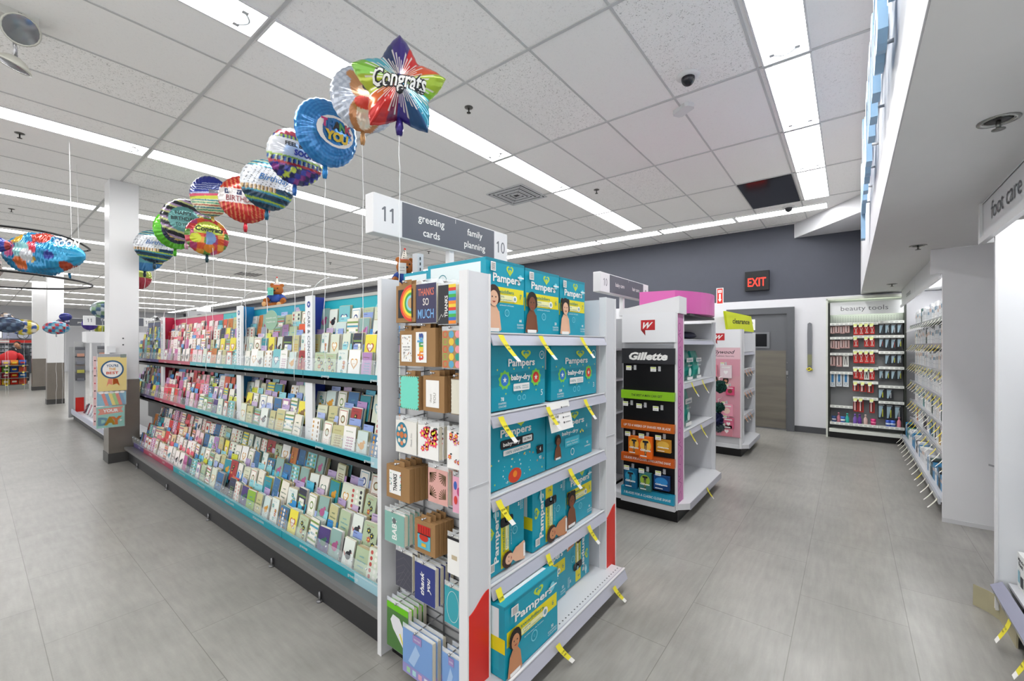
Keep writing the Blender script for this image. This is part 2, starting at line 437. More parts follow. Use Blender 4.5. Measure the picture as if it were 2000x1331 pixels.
for r, y in enumerate(rows):
    n = 0; x = 6.66
    while x > (-2.6 if r < 3 else -.6):
        # nothing of a light behind the left picture edge
        n += 1
        if y > 5 and x < .05*y-1.2: break
        lab = f"fluorescent ceiling light, {nth(r+1)} row from the soffit, {nth(n)} along from the dark wall"
        if first: lp.location = (x, y, CEIL); tag(lp, lab, 'ceiling light', 'fluorescent lights in the ceiling'); first = False
        else: dup(lp, (x, y, CEIL), lab)
        x -= 1.22
n = 0; y = .84
while y < 33:
    n += 1
    dup(lp, (7.72, y, CEIL-.002), f"fluorescent ceiling light in the strip along the dark wall, {nth(n)} from the corner bulkhead", rotz=pi/2); y += 1.22

# ============================================================ SHELF HELPERS
LIP = C('b9bac6', .3, .1)
def price_tag(parent, x, y, z, ax='x', l=.11, wd=.034, lean=.5, out=.3, col=None, name='price_tag', txt='37.99'):
    """yellow paper shelf tag hanging off a shelf lip. ax = direction the lip runs"""
    b = MB(); col = col or YEL; L = parent.location if parent.parent is None else parent.location+parent.parent.location
    n = 5; d = Vector((wd, 0, 0)) if ax == 'x' else Vector((0, -wd, 0)); o = Vector((0, -1, 0)) if ax == 'x' else Vector((-1, 0, 0))
    if ax == 'X': d = Vector((-wd, 0, 0)); o = Vector((0, 1, 0))
    dn = d.normalized(); pts = []
    for k in range(n+1):
        t = k/n; p = Vector((x, y, z))+dn*(lean*l*t**1.2)+o*(.004+out*l*t**1.3)-Vector((0, 0, 1))*(l*t)
        sh = d*(1-.25*t); pts += [p, p+sh]
    for k in range(n):
        mm = col if k < n-1 else PAPER
        q = pts[2*k:2*k+4]; nn = (q[1]-q[0]).cross(q[2]-q[0]).normalized()*.0006
        b.add([q[0], q[1], q[3], q[2], q[0]+nn, q[1]+nn, q[3]+nn, q[2]+nn], [(0, 3, 2, 1), (4, 5, 6, 7), (0, 1, 5, 4), (1, 2, 6, 5), (2, 3, 7, 6), (3, 0, 4, 7)], mm)
    if txt:
        a = pts[2*1+0]; u = (pts[3]-pts[2]).normalized(); v = (pts[2]-pts[6]).normalized()
        g = G(b, Vector(pts[6])-u.cross(v)*0, u, v, e=.0012); g.text(txt, wd*.42, l*.22, l*.09, INK, w=wd*.72, bold=.01)
        g.line(wd*.1, l*.12, wd*.7, l*.12, .002, INK); g.line(wd*.1, l*.08, wd*.6, l*.08, .002, INK)
    b.v = [(p[0]-L.x, p[1]-L.y, p[2]-L.z) for p in b.v]
    return b.build(name, parent)
def shelf_mb(x0, x1, yf, yb, z, lip=.045, perf=False, mat=None, lipm=None):
    """shelf facing -y: top surface at z, angled lip on its front"""
    b = MB(); mat = mat or WHITE2; lipm = lipm or LIP
    b.box(x0, x1, yf, yb, z-.02, z, mat)
    b.prism([(0, 0), (-.022, -lip), (-.016, -lip-.002), (.012, 0)], (x0, yf, z+.003), (0, 1, 0), (0, 0, 1), (x1-x0, 0, 0), lipm)
    b.box(x0, x1, yf-.006, yf+.004, z+.001, z+.006, WHITE)
    if perf:
        for k in range(int((x1-x0)/.028)):
            b.box(x0+.01+k*.028, x0+.018+k*.028, yf+.03, yf+.036, z, z+.0006, DGREY)
    return b

# ============================================================ NEAR ENDCAP
EX, EY = 1.87, 1.42
ec = empty('endcap_display', (EX, EY, 0), 'white endcap shelf unit holding teal diaper boxes, red foot panels on its posts', 'shelf unit')
for x0, x1 in ((1.16, 1.285), (2.325, 2.455)):
    b = MB(); b.box(x0, x1, 1.13, 1.165, .06, 1.735, WHITE2)
    b.box(x0-.004, x0+.004, 1.124, 1.168, .05, 1.735, WHITE); b.box(x1-.004, x1+.004, 1.124, 1.168, .05, 1.735, WHITE)
    b.box(x0+.004, x1-.004, 1.127, 1.13, .905, .909, LGREY)
    po = b.part('post_panel', ec)
    p = [(0, 0)]+[(x1-x0-.008, 0)]+[((x1-x0-.008)*(1-k/8), .37+.028*cos(pi*k/8)) for k in range(9)]
    b = MB(); b.prism(p, (x0+.004-EX, 1.1265-EY, .08), (1, 0, 0), (0, 0, 1), (0, .003, 0), RED)
    o = b.build('foot_panel', po); o['label'] = 'red curved-top foot panel'
b = MB(); b.box(1.285, 1.295, 1.165, 1.7, .06, 1.72, WHITE2); b.part('side_panel', ec)
b = MB(); b.box(2.315, 2.325, 1.165, 1.62, .06, 1.72, C('d9dade', .4)); b.part('side_panel', ec)
b = MB(); b.box(1.295, 2.315, 1.60, 1.625, .06, 1.485, C('5d6064', .5)); b.part('back_panel', ec)
b = MB(); b.box(1.19, 1.29, 1.715, 1.735, .0, 1.765, C('dddfe3', .3)); b.box(1.186, 1.191, 1.711, 1.739, 0, 1.765, WHITE); b.part('end_panel', ec)
# wire grid behind the boxed cards
b = MB()
for k in range(44): b.box(1.278, 1.283, 1.17, 1.71, .12+k*.037, .123+k*.037, C('9a9ca0', .3, .6))
for k in range(4): b.box(1.274, 1.279, 1.25+k*.13, 1.256+k*.13, .1, 1.72, C('9a9ca0', .3, .6))
b.part('wire_grid', ec)
b = MB(); b.box(1.24, 2.42, 1.09, 1.7, .0, .09, BLACK); b.part('plinth', ec)
SH = [1.497, 1.165, .83, .475]
shs = []
for z in SH:
    shs.append(shelf_mb(1.296, 2.314, 1.135, 1.6, z, .05).part('shelf', ec))
deck = shelf_mb(1.215, 2.40, 1.045, 1.6, .128, .055, perf=True).part('base_shelf', ec)
# upright standard and sign post
b = MB(); b.box(1.44, 1.48, 1.76, 1.80, 1.6, 1.93, LGREY)
for k in range(8): b.box(1.455, 1.459, 1.756, 1.76, 1.7+k*.028, 1.715+k*.028, INK)
b.part('upright', ec)
for i, (x, r, ln) in enumerate(((1.315, 0, .8), (1.60, 0, .8), (1.98, 0, .8))): price_tag(shs[0], x, 1.112, SH[0]-.004, lean=.8)
for x in (1.315, 1.66, 2.02): price_tag(shs[1], x, 1.112, SH[1]-.004, lean=.6)
for x in (1.30, 1.86): price_tag(shs[2], x, 1.112, SH[2]-.004, lean=.6)
for x in (1.30, 1.66, 2.06): price_tag(shs[3], x, 1.112, SH[3]-.004, lean=.3 if x < 1.9 else .6)
for x in (1.60, 2.18): price_tag(deck, x, 1.02, .12, lean=.8)
b = MB(); b.obox((1.695, 1.100, 1.035), (.205, 0, .0), (0, .03, .135), (0, -.0008, 0), PAPER)
g = G(b, (1.695, 1.0985, 1.035), (1, 0, 0), (0, .03, .135))
for t_, yy, h_ in (('Text 41456', .09, .016), ('to clip', .065, .016), ('coupons', .038, .016)): g.text(t_, .055, yy, h_, INK, w=.016*len(t_)*.55)
for yy in (.11, .085, .06, .035): g.circ(.125, yy, .005, INK, keep=True); g.line(.135, yy, .185, yy, .003, GREYM)
sg = b.solo('coupon_notice', (1.8, 1.1, 1.1)); tag(sg, 'white paper coupon notice clipped to the second shelf lip among yellow tags', 'sign')

# ------------------------------------------------------------ diaper boxes
def baby(g, x, y, h, skin, hair, puff=False, full=True):
    r = h*.17
    if puff: g.circ(x-r*.9, y+h*.93, r*.45, hair); g.circ(x+r*.9, y+h*.93, r*.45, hair)
    g.poly([(x-h*.19, y), (x+h*.19, y), (x+h*.2, y+h*.42), (x+h*.09, y+h*.56), (x-h*.09, y+h*.56), (x-h*.2, y+h*.42)], skin)
    g.poly([(x-h*.19, y+h*.45), (x-h*.27, y+h*.02), (x-h*.2, y), (x-h*.12, y+h*.45)], skin)
    g.poly([(x+h*.19, y+h*.45), (x+h*.26, y+h*.05), (x+h*.2, y), (x+h*.12, y+h*.45)], skin)
    if full: g.poly([(x-h*.18, y), (x+h*.18, y), (x+h*.19, y+h*.08), (x-h*.19, y+h*.08)], PAPER)
    g.circ(x, y+h*.79, r*1.30, hair, ry=r*1.36, n=14); g.circ(x-r*.7, y+h*.72, r*.6, hair); g.circ(x+r*.7, y+h*.72, r*.6, hair)
    g.circ(x, y+h*.72, r*.86, skin, ry=r*1.02)
    for sx in (-1, 1): g.circ(x+sx*r*.34, y+h*.75, r*.11, INK, n=8, keep=True)
    g.k += 1
    g.poly([(x-r*.38, y+h*.66), (x, y+h*.625), (x+r*.38, y+h*.66)], C('a33b35'))
SKIN1 = C('e8b898'); SKIN2 = C('7c4a2e'); SKIN3 = C('c98b62'); HAIR1 = C('3a2418'); HAIR2 = C('1a120e')
PTEAL = C('109cb4', .35); LIME = C('c4d93a', .5); PBAND = C('eadc22', .45)
def logo(g, w, h, y=.70, wd=.72, x=.52):
    g.heart(w*x+w*.08, h*(y+.18), w*.2, LIME, h*.15); g.heart(w*x+w*.08, h*(y+.187), w*.12, PTEAL, h*.09); g.heart(w*x+w*.08, h*(y+.17), w*.06, LIME, h*.06)
    g.text('Pampers', w*x, h*y, h*.115, PAPER, w=w*wd, bold=.025)
def print_sw(g, w, h, num='7', cnt='44', skin=SKIN1, hair=HAIR1, puff=False):
    g.rect(w*.03, h*.42, w*.95, h*.21, PBAND)
    logo(g, w, h)
    g.text('swaddlers', w*.48, h*.55, h*.05, C('2b8a7a'), w=w*.44, bold=.01)
    g.rrect(w*.27, h*.44, w*.44, h*.085, h*.02, C('f4f2b8')); g.text('100%', w*.37, h*.487, h*.028, TEALD, w=w*.14); g.text('skin protection', w*.47, h*.452, h*.024, TEALD, w=w*.32)
    g.circ(w*.72, h*.485, w*.055, PAPER); g.circ(w*.72, h*.485, w*.03, C('7fa7b0'))
    g.text(num, w*.88, h*.49, h*.075, TEALD, bold=.01)
    g.text('protection de la peau', w*.5, h*.375, h*.02, PAPER, w=w*.36); g.ring(w*.5, h*.28, w*.06, w*.012, C('7fd3e2')); g.text('C', w*.5, h*.262, h*.035, C('7fd3e2'))
    g.text(cnt, w*.86, h*.16, h*.045, PAPER, bold=.02); g.text('DIAPERS', w*.86, h*.11, h*.027, PAPER, w=w*.18); g.text('COUCHES', w*.86, h*.07, h*.027, PAPER, w=w*.18)
    g.circ(w*.86, h*.80, w*.05, C('7fd3e2')); g.rect(w*.78, h*.79, w*.17, h*.022, PAPER)
    g.rect(w*.08, h*.83, w*.12, h*.12, PAPER)
    for k in range(6): g.rect(w*.095, h*(.845+k*.016), w*.09, h*.006, INK, keep=True)
    g.k += 1
    baby(g, w*.14, h*.015, h*.62, skin, hair, puff)
def print_bd(g, w, h, num='5', cnt='78'):
    g.poly([(0, h*.34), (w, h*.40), (w, h*.58), (0, h*.52)], C('0e8ea6', .35))
    for sx, cc in ((.22, C('2f7fd0')), (.80, C('d5382c'))):
        g.star(w*sx, h*.44, h*.15, C('7fd04a'), n=9, q=.8); g.circ(w*sx, h*.44, h*.09, cc); g.star(w*sx, h*.44, h*.05, PAPER)
    logo(g, w, h, .64, .5)
    g.text('baby-dry', w*.5, h*.43, h*.085, PAPER, w=w*.36, bold=.03)
    g.rrect(w*.36, h*.26, w*.3, h*.11, h*.015, PAPER); g.text('100%', w*.43, h*.29, h*.045, TEALD, w=w*.12); g.text('LEAKPROOF', w*.58, h*.32, h*.02, TEALD, w=w*.12); g.text('SANS FUITES', w*.58, h*.285, h*.02, TEALD, w=w*.12)
    for xx in (.46, .55): g.ring(w*xx, h*.15, w*.03, w*.006, C('8fdcea'))
    g.text(cnt, w*.16, h*.14, h*.055, PAPER, bold=.02); g.text('DIAPERS', w*.16, h*.09, h*.03, PAPER, w=w*.13); g.text('COUCHES', w*.16, h*.045, h*.03, PAPER, w=w*.13)
    g.text(num, w*.9, h*.14, h*.10, PAPER); g.ring(w*.9, h*.8, w*.05, w*.008, PAPER); g.text('#1', w*.9, h*.79, h*.04, PAPER)
    for k in range(7): g.star(w*(.07+.14*k), h*(.24 if k % 2 else .60), h*.02, (YEL, LIME)[k % 2])
def print_ultra(g, w, h):
    random.seed(3)
    for k in range(40):
        xx, yy = random.random()*.94+.03, random.random()*.40+.03
        if k % 3: g.star(w*xx, h*yy, h*.02, random.choice((PAPER, LIME, YEL, C('ef8a1f')))); g.k = 1
        else: g.circ(w*xx, h*yy, h*.008, PAPER, n=6, keep=True)
    g.k = 3
    # a plain orange and red round sticker
    g.circ(w*.44, h*.12, h*.16, C('d2401e'), ry=h*.11, n=24); g.circ(w*.44, h*.14, h*.05, ORANGE)
    logo(g, w, h, .74, .52, .46)
    g.rrect(w*.2, h*.56, w*.56, h*.13, h*.03, INK); g.text('baby-dry', w*.38, h*.60, h*.055, PAPER, w=w*.28, bold=.03); g.rrect(w*.56, h*.58, w*.17, h*.09, h*.01, PAPER); g.text('ULTRA', w*.645, h*.61, h*.035, INK, w=w*.13, bold=.02)
    g.rrect(w*.24, h*.46, w*.46, h*.08, h*.015, PAPER); g.text('100% LEAKPROOF', w*.47, h*.48, h*.04, TEALD, w=w*.38, bold=.01)
    g.rrect(w*.82, h*.33, w*.12, h*.13, h*.01, INK); g.text('4', w*.88, h*.37, h*.065, PAPER, bold=.02); g.text('92', w*.88, h*.24, h*.05, PAPER, bold=.02)
def print_bd4(g, w, h):
    g.poly([(0, h*.30), (w, h*.36), (w, h*.52), (0, h*.46)], C('0e8ea6', .35))
    logo(g, w, h, .68, .6, .5); g.text('baby-dry', w*.48, h*.52, h*.07, PAPER, w=w*.36, bold=.02)
    g.rrect(w*.36, h*.28, w*.32, h*.17, h*.02, C('3fb6cb')); g.text('100% leakproof', w*.52, h*.36, h*.03, PAPER, w=w*.27); g.text('sans fuites', w*.52, h*.31, h*.03, PAPER, w=w*.24)
    g.ring(w*.52, h*.16, w*.04, w*.008, PAPER); g.text('4', w*.85, h*.55, h*.09, PAPER); g.text('92', w*.87, h*.22, h*.05, PAPER, bold=.02); g.text('DIAPERS', w*.87, h*.16, h*.03, PAPER, w=w*.14)
    for q in range(3): g.circ(w*(.70+.03*q), h*(.5+.03*(q % 2)), h*.022, YEL)
    baby(g, w*.2, h*.12, h*.45, SKIN2, HAIR2)
def diaper_box(x, z, w, h, d, pr, label, y=1.17, rot=0, **k):
    b = MB(); b.box(0, w, 0, d, 0, h, PTEAL)
    e = .003
    b.box(-.0005, w+.0005, -.0005, .004, h-.012, h+.0005, C('0d879c', .4))
    b.box(-.0006, .001, 0, d*.9, h*.35, h*.55, PBAND) if pr is print_sw else None
    if rot == 0: g = G(b, (0, 0, 0), (1, 0, 0), (0, 0, 1)); pr(g, w, h, **k)
    elif rot == 1: g = G(b, (w, 0, 0), (0, 0, 1), (-1, 0, 0)); pr(g, h, w, **k)
    else: g = G(b, (0, 0, h), (0, 0, -1), (1, 0, 0)); pr(g, h, w, **k)
    g2 = G(b, (0, d, h*.0), *UX); g2.rect(d*.08, h*.1, d*.84, h*.8, C('1fa6bc', .4))
    g2.rect(d*.06, h*.55, d*.86, h*.40, C('e6f3f5', .5)); g2.text('Pampers', d*.5, h*.3, h*.1, PAPER, w=d*.6, bold=.02)
    g2.ring(d*.28, h*.75, h*.09, h*.012, TEALD); g2.ring(d*.68, h*.75, h*.09, h*.012, TEALD); g2.text('PEEL OPEN EASY', d*.5, h*.60, h*.035, C('c9762a'), w=d*.6)
    g3 = G(b, (0, 0, h), (1, 0, 0), (0, 1, 0)); g3.rect(w*.05, d*.48, w*.9, .003, C('0b7385')); g3.rect(w*.1, d*.1, w*.8, d*.25, C('e6f3f5', .5))
    o = b.build('diaper_box', None, (x, y, z), bevel=.0015 if 0 else 0)
    tag(o, label, 'diaper box', 'diaper boxes on the endcap shelves')
    if rot:
        hb = MB(); q = []
        gg = G(hb, (w, 0, 0), (0, 0, 1), (-1, 0, 0), e=.004) if rot == 1 else G(hb, (0, 0, h), (0, 0, -1), (1, 0, 0), e=.004)
        gg.rrect(h*.62, w*.32, h*.07+.02, w*.34, .012, INK)
        hb.build('carry_slot', o)
    return o
s0, s1, s2, s3 = [z+.006 for z in SH]
diaper_box(1.312, s0, .262, .312, .36, print_sw, 'tall teal diaper box with a pale baby, leftmost on the top shelf', num='7', cnt='44')
diaper_box(1.582, s0, .292, .305, .36, print_sw, 'tall teal diaper box in the middle of the top shelf, baby with black curly hair', num='6', cnt='50', skin=SKIN2, hair=HAIR2)
diaper_box(1.884, s0, .262, .30, .36, print_sw, 'tall teal diaper box rightmost on the top shelf, baby with two hair puffs', num='7', cnt='44', puff=True, hair=HAIR2)
o = diaper_box(1.312, s0, .26, .300, .185, print_sw, 'teal and white diaper box behind the leftmost box of the top shelf', y=1.66); o.location = (1.33, 1.545, s0)
diaper_box(1.345, s1, .40, .292, .36, print_bd, 'teal baby-dry diaper box on the left of the second shelf, 78 count', num='5', cnt='78')
diaper_box(1.80, s1, .485, .285, .36, print_bd, 'wider teal baby-dry diaper box on the right of the second shelf, 104 count', num='3', cnt='104')
diaper_box(1.315, s2, .432, .295, .36, print_ultra, 'teal diaper box scattered with stars and a black name pill on the third shelf')
diaper_box(1.76, s2, .47, .275, .36, print_bd4, 'plain teal baby-dry box with a seated baby, right side of the third shelf')
diaper_box(1.312, s3, .26, .30, .36, print_sw, 'diaper box stood on its side on the fourth shelf, leftmost, lettering running upward', rot=1, num='2', cnt='84')
diaper_box(1.625, s3, .30, .29, .36, print_sw, 'diaper box stood on its side at the middle of the fourth shelf beside a gap', rot=1, num='2', cnt='84', y=1.16, skin=SKIN3)
diaper_box(1.945, s3, .285, .30, .36, print_sw, 'upright diaper box with an orange-lit baby at the right end of the fourth shelf', num='5', cnt='66', skin=SKIN2, hair=HAIR2, puff=True)
diaper_box(1.30, .131, .385, .288, .38, print_sw, 'teal diaper box at the left of the bottom deck, baby with black hair', y=1.06, num='6', cnt='50', skin=SKIN3, hair=HAIR2)
diaper_box(1.70, .131, .255, .315, .36, print_sw, 'teal diaper box in the middle of the bottom deck, half hidden by the first', num='6', cnt='50', skin=SKIN2, hair=HAIR2, y=1.18)
diaper_box(1.965, .131, .27, .30, .36, print_sw, 'teal diaper box stood on end at the right of the bottom deck, lettering running downward', rot=2, num='5', cnt='66', y=1.19, skin=SKIN3)

# ------------------------------------------------------------ boxed cards hanging on the wing
def hang(y1, y0, zt, zb, n, kind, design, label, x=1.17, name='boxed_note_cards', tilt=0., step=.024, cat='boxed cards'):
    w, h = y1-y0, zt-zb
    yc = (y1+y0)/2; d = step-.003
    t = empty(name, (x, yc, zb), label, cat, 'packs of note cards hanging on the endcap wing')
    body = {'kraft': KRAFT, 'clear': CLEAR('eef2f4', .3), 'bag': CLEAR('e8eef8', .35)}[kind]
    b = MB()
    if kind == 'kraft':
        b.box(0, d, -w/2, w/2, 0, h, KRAFT)
        b.box(d*.3, d*.5, -w*.22, w*.22, h, h+.022, KRAFT)
    else:
        b.box(.002, d, -w/2+.003, w/2-.003, .002, h-.004, CREAM)
        b.box(0, .0008, -w/2-.002, w/2+.002, -.003, h+.018, body)
    b.build('pack_body', t)
    b = MB(); g = G(b, (-.0012, w/2, 0), *UX); design(g, w, h); b.build('printed_front', t)
    b = MB(); b.tube([(-.012, 0, h+.012), (d, 0, h+.012), (1.28-x, 0, h+.02)], .0028, CHROME); b.ball((-.012, 0, h+.012), .006, CHROME, 8)
    b.build('peg_hook', t)
    for i in range(1, n):
        r = t.copy(); COL.objects.link(r); r.location = (x+step*i, yc-.004*i, zb); r['label'] = f"{label}, {nth(i+1)} in its stack"[:120]
        for ch in t.children:
            if ch.name.startswith('peg_hook'): continue
            c = ch.copy(); COL.objects.link(c); c.parent = r
        r.rotation_euler = (0, tilt, 0)
    t.rotation_euler = (0, tilt, 0)
    return t
def flowers(g, w, h, cs, n, bg, leaf=None, seed=1):
    rn = random.Random(seed); g.rect(0, 0, w, h, bg)
    for k in range(n):
        x, y, r = rn.uniform(.12, .88)*w, rn.uniform(.1, .9)*h, w*rn.uniform(.1, .17)
        r = min(r, x, w-x, y, h-y); c = rn.choice(cs)
        if leaf: g.k = 3; g.circ(x+r*.6, min(y+r, h-r*.4), r*.5, leaf, ry=r*.3)
        g.k = 4; g.star(x, y, r, c, n=6, q=.62, rot=rn.uniform(0, 90)); g.circ(x, y, r*.3, YEL, n=8)
def d_rain(g, w, h):
    g.rect(w*.12, h*.12, w*.76, h*.76, INK)
    for k, c in enumerate(('e03a2a', 'f08a22', 'f3e03a', '3fa04a', '8fd0dc', 'c9a06a')):
        r = w*(.60-.085*k); x = w*.82
        g.poly([(x-r*sin(pi*i/14), h*.5+r*cos(pi*i/14)) for i in range(15)], C(c))
def d_tsm(g, w, h):
    g.rect(0, 0, w, h, C('3a3658'))
    for t_, y, c in (('THANKS', .70, 'e2795a'), ('SO', .45, 'f0e8e0'), ('MUCH', .12, '7db4e8')): g.text(t_, w*.5, h*y, h*(.19 if t_ != 'MUCH' else .24), C(c), w=w*(.8 if t_ != 'SO' else .3), bold=.01)
def d_thk(g, w, h):
    g.rect(0, 0, w*.6, h, C('26262c'))
    for k in range(12): g.rect(w*.6, h*k/12, w*.4, h/12, C(('f08a22', '3b6fc4', '46b04a', '5bc8d8', 'd8382c', 'f0d040')[k % 6]), keep=True)
    g.k += 1; g.text('THANKS', w*.55, h*.45, h*.11, PAPER, w=h*.55, rot=pi/2, al='C', bold=.02); g.path([(w*.05, h*.1), (w*.2, h*.25), (w*.28, h*.18), (w*.45, h*.35)], .0012, PAPER)
def d_dots(g, w, h):
    g.rect(w*.14, h*.12, w*.72, h*.76, PAPER); rn = random.Random(4)
    for k in range(34):
        x, y = rn.uniform(.18, .82), rn.uniform(.16, .84)
        if .4 < y < .6: continue
        g.circ(w*x, h*y, w*.022, C(rn.choice(('2a2a2a', 'c89a3a', 'b06a4a'))), ry=h*.025, n=8, keep=True)
    g.k += 1; g.text('every day', w*.5, h*.52, h*.05, INK, w=w*.5, shear=.3); g.text('of good', w*.5, h*.44, h*.05, INK, w=w*.4, shear=.3)
def d_thanks(g, w, h):
    g.rect(w*.12, h*.1, w*.5, h*.8, PAPER)
    for i, (ch_, c) in enumerate(zip('thanks', ('d8382c', 'ef8a1f', 'f0d040', '46a04a', '5aa8d8', '30509a'))):
        g.text(ch_, w*.46, h*(.15+.12*i), w*.26, C(c), rot=pi/2, al='L', bold=.04)
def d_circ(g, w, h):
    g.rect(0, 0, w, h, C('b08a58')); i = 0
    for r in range(5):
        for c in range(3):
            col = C(('e2543a', '2e9a86', 'ecc840', '8fb84a', 'f09aa0', '5aa8c8')[(i*5) % 6]); i += 1
            x, y = w*(.18+.32*c), h*(.1+.2*r)
            if i % 3 == 1: g.ring(x, y, w*.13, w*.03, col)
            else: g.circ(x, y, w*.13, col)
            g.k = 3
def scal(g, w, h, c, edge):
    g.rect(0, 0, w, h, edge)
    for k in range(9):
        for x in (.06, .94): g.circ(w*x, h*(.06+.11*k), w*.05, c, n=10, keep=True)
        for y in (.04, .96): g.circ(w*(.06+.11*k), h*y, w*.05, c, n=10, keep=True)
    g.k += 1; g.rect(w*.06, h*.04, w*.88, h*.92, c)
def d_mint(g, w, h): scal(g, w, h, C('74dcc4'), KRAFT)
def d_cream(g, w, h): scal(g, w, h, C('e0dccb'), C('8a7a66'))
def d_ty(g, w, h): g.rect(w*.15, h*.12, w*.62, h*.76, PAPER); g.text('thank', w*.42, h*.38, w*.09, C('8a8478'), rot=pi/2, shear=.3); g.text('YOU', w*.62, h*.38, w*.12, C('8a8478'), rot=pi/2)
def d_mand(g, w, h):
    g.rect(0, 0, w, h, C('efece4')); g.circ(w*.3, h*.55, w*.29, C('2f7f96'), ry=h*.4, n=24)
    for k in range(8): g.circ(w*.3+w*.18*cos(k*pi/4), h*.55+h*.26*sin(k*pi/4), w*.07, C(('e08a5a', 'f0e0c8')[k % 2]), n=10, keep=True)
    g.k += 1; g.circ(w*.3, h*.55, w*.1, C('c8743a')); g.text('Thank You', w*.8, h*.45, w*.07, GREYM, rot=pi/2, shear=.3)
def d_fl1(g, w, h): flowers(g, w, h, (C('e83a5a'), C('f0506a'), C('e02848')), 16, PAPER, C('3a4a48'), 2)
def d_fl2(g, w, h): flowers(g, w, h, (C('c02a5a'), C('e8624a'), C('e88aa8')), 9, PAPER, C('3a4a48'), 5)
def d_THX(g, w, h):
    g.rect(w*.14, h*.15, w*.5, h*.7, PAPER); g.text('THANKS', w*.47, h*.5, w*.16, INK, w=h*.52, rot=pi/2, bold=.03)
    rn = random.Random(2)
    for k in range(22): g.circ(w*(.17+rn.choice((0, .42))+rn.uniform(0, .06)), h*rn.uniform(.18, .82), w*.018, C(rn.choice(('d8543a', '3a8ab0', '4aa04a'))), n=6, keep=True)
def d_palm(g, w, h):
    g.rect(0, 0, w, h, C('dfa9a0')); br = C('6a5238')
    for cx, cy, a0 in ((.1, .2, 40), (.9, .2, 140), (.1, .85, -40), (.9, .85, 220)):
        for k in range(-3, 4):
            a = radians(a0+k*16); g.line(w*cx, h*cy, w*cx+w*.34*cos(a), h*cy+w*.34*sin(a), .004, br)
        g.k += 1
def d_bal(g, w, h):
    g.rect(0, 0, w, h, C('e8a8c0'))
    for x, y, c in ((.3, .75, '3a62b0'), (.7, .6, 'c0487a'), (.35, .35, 'd8403a')): g.circ(w*x, h*y, w*.2, C(c), ry=h*.12)
def d_baby(g, w, h): g.rect(0, 0, w, h, C('86b8ac')); g.text('BABY', w*.62, h*.5, w*.24, PAPER, w=h*.72, rot=pi/2, bold=.02); g.circ(w*.5, h*.75, w*.09, C('6a6a6e'))
def d_red(g, w, h):
    g.rect(w*.16, h*.14, w*.62, h*.72, C('5fb6cc')); g.rect(w*.16, h*.6, w*.62, h*.26, C('d0281e'))
    for k in range(5): g.rect(w*(.2+.12*k), h*.62, w*.05, h*.22, C('a01810'), keep=True)
    g.k += 1; g.circ(w*.47, h*.5, w*.22, C('c8301e'), ry=h*.12); g.rect(w*.36, h*.22, w*.22, h*.1, C('e8b83a')); g.rect(w*.16, h*.575, w*.62, h*.03, INK)
def d_wht(g, w, h): g.rect(0, 0, w, h, PAPER); g.rect(w*.3, h*.4, w*.4, h*.12, C('c8b89a')); g.rect(0, h*.92, w, h*.08, INK)
def d_dark(g, w, h):
    g.rect(0, 0, w, h, C('4a4a56')); c = C('6a6870')
    for k in range(-4, 6): g.line(max(0, w*.2*k), max(0, -h*.2*k)+0, w*min(1, .2*k+.6), h*min(.99, .6), .0015, c) if 0 <= k < 3 else None
    for k in range(4):
        g.line(w*.05, h*(.1+.2*k), w*.5, h*(.28+.2*k), .0015, c); g.line(w*.5, h*(.28+.2*k), w*.95, h*(.1+.2*k), .0015, c)
def d_blue(g, w, h):
    g.rect(0, 0, w, h, C('2f3a80')); g.text('thank', w*.46, h*.5, w*.19, PAPER, w=h*.62, rot=pi/2, shear=.35, bold=.02); g.text('you', w*.76, h*.5, w*.19, PAPER, w=h*.4, rot=pi/2, shear=.35, bold=.02)
def d_teal(g, w, h): g.rect(0, 0, w, h, C('3aa4b0')); g.ring(w*.5, h*.5, w*.36, w*.015, PAPER, ry=h*.42)
def d_lily(g, w, h):
    g.rect(0, 0, w, h, C('4c7a3c')); g.rect(0, h*.86, w, h*.14, C('6cc414'))
    g.poly([(w*.85, h*.1), (w*.3, h*.45), (w*.18, h*.62), (w*.3, h*.76), (w*.6, h*.74), (w*.85, h*.5), (w*.95, h*.3)], C('e8e8ec')); g.line(w*.8, h*.2, w*.62, h*.42, .008, YEL)
def d_bb(g, w, h):
    g.rect(0, 0, w, h, C('7ba2d8')); g.poly([(w*.2, h*.3), (w*.45, h*.75), (w*.6, h*.6), (w*.4, h*.25)], C('a9c6ea')); g.rect(0, 0, w, h*.22, C('9a94cc'))
    for k in range(4): g.rect(w*(.15+.2*k), h*.05, w*.12, h*.12, C(('9fd0a0', 'b0dce0', 'e0a8c0', 'e8e8f0')[k]), keep=True)
    g.k += 1; g.rect(w*.36, h*.8, w*.3, h*.17, C('a08ac0')); g.text('NOTES', w*.51, h*.86, h*.04, PAPER, w=w*.2)
hang(1.575, 1.443, 1.712, 1.55, 3, 'kraft', d_rain, 'kraft boxed cards with a rainbow front, top row left')
hang(1.436, 1.312, 1.706, 1.543, 3, 'clear', d_tsm, 'navy note cards lettered THANKS SO MUCH, top row')
hang(1.300, 1.198, 1.69, 1.535, 4, 'clear', d_thk, 'black note cards with rainbow edge stripes, top row')
hang(1.57, 1.47, 1.515, 1.36, 3, 'kraft', d_dots, 'kraft boxed cards with scattered dark and gold dots, second row', x=1.185)
hang(1.455, 1.318, 1.522, 1.362, 4, 'kraft', d_thanks, 'kraft boxed cards with rainbow thanks lettering, second row')
hang(1.277, 1.168, 1.508, 1.361, 3, 'clear', d_circ, 'note cards with multicoloured circles, second row beside post')
hang(1.545, 1.418, 1.318, 1.176, 2, 'kraft', d_mint, 'plain mint green scalloped boxed cards, third row left')
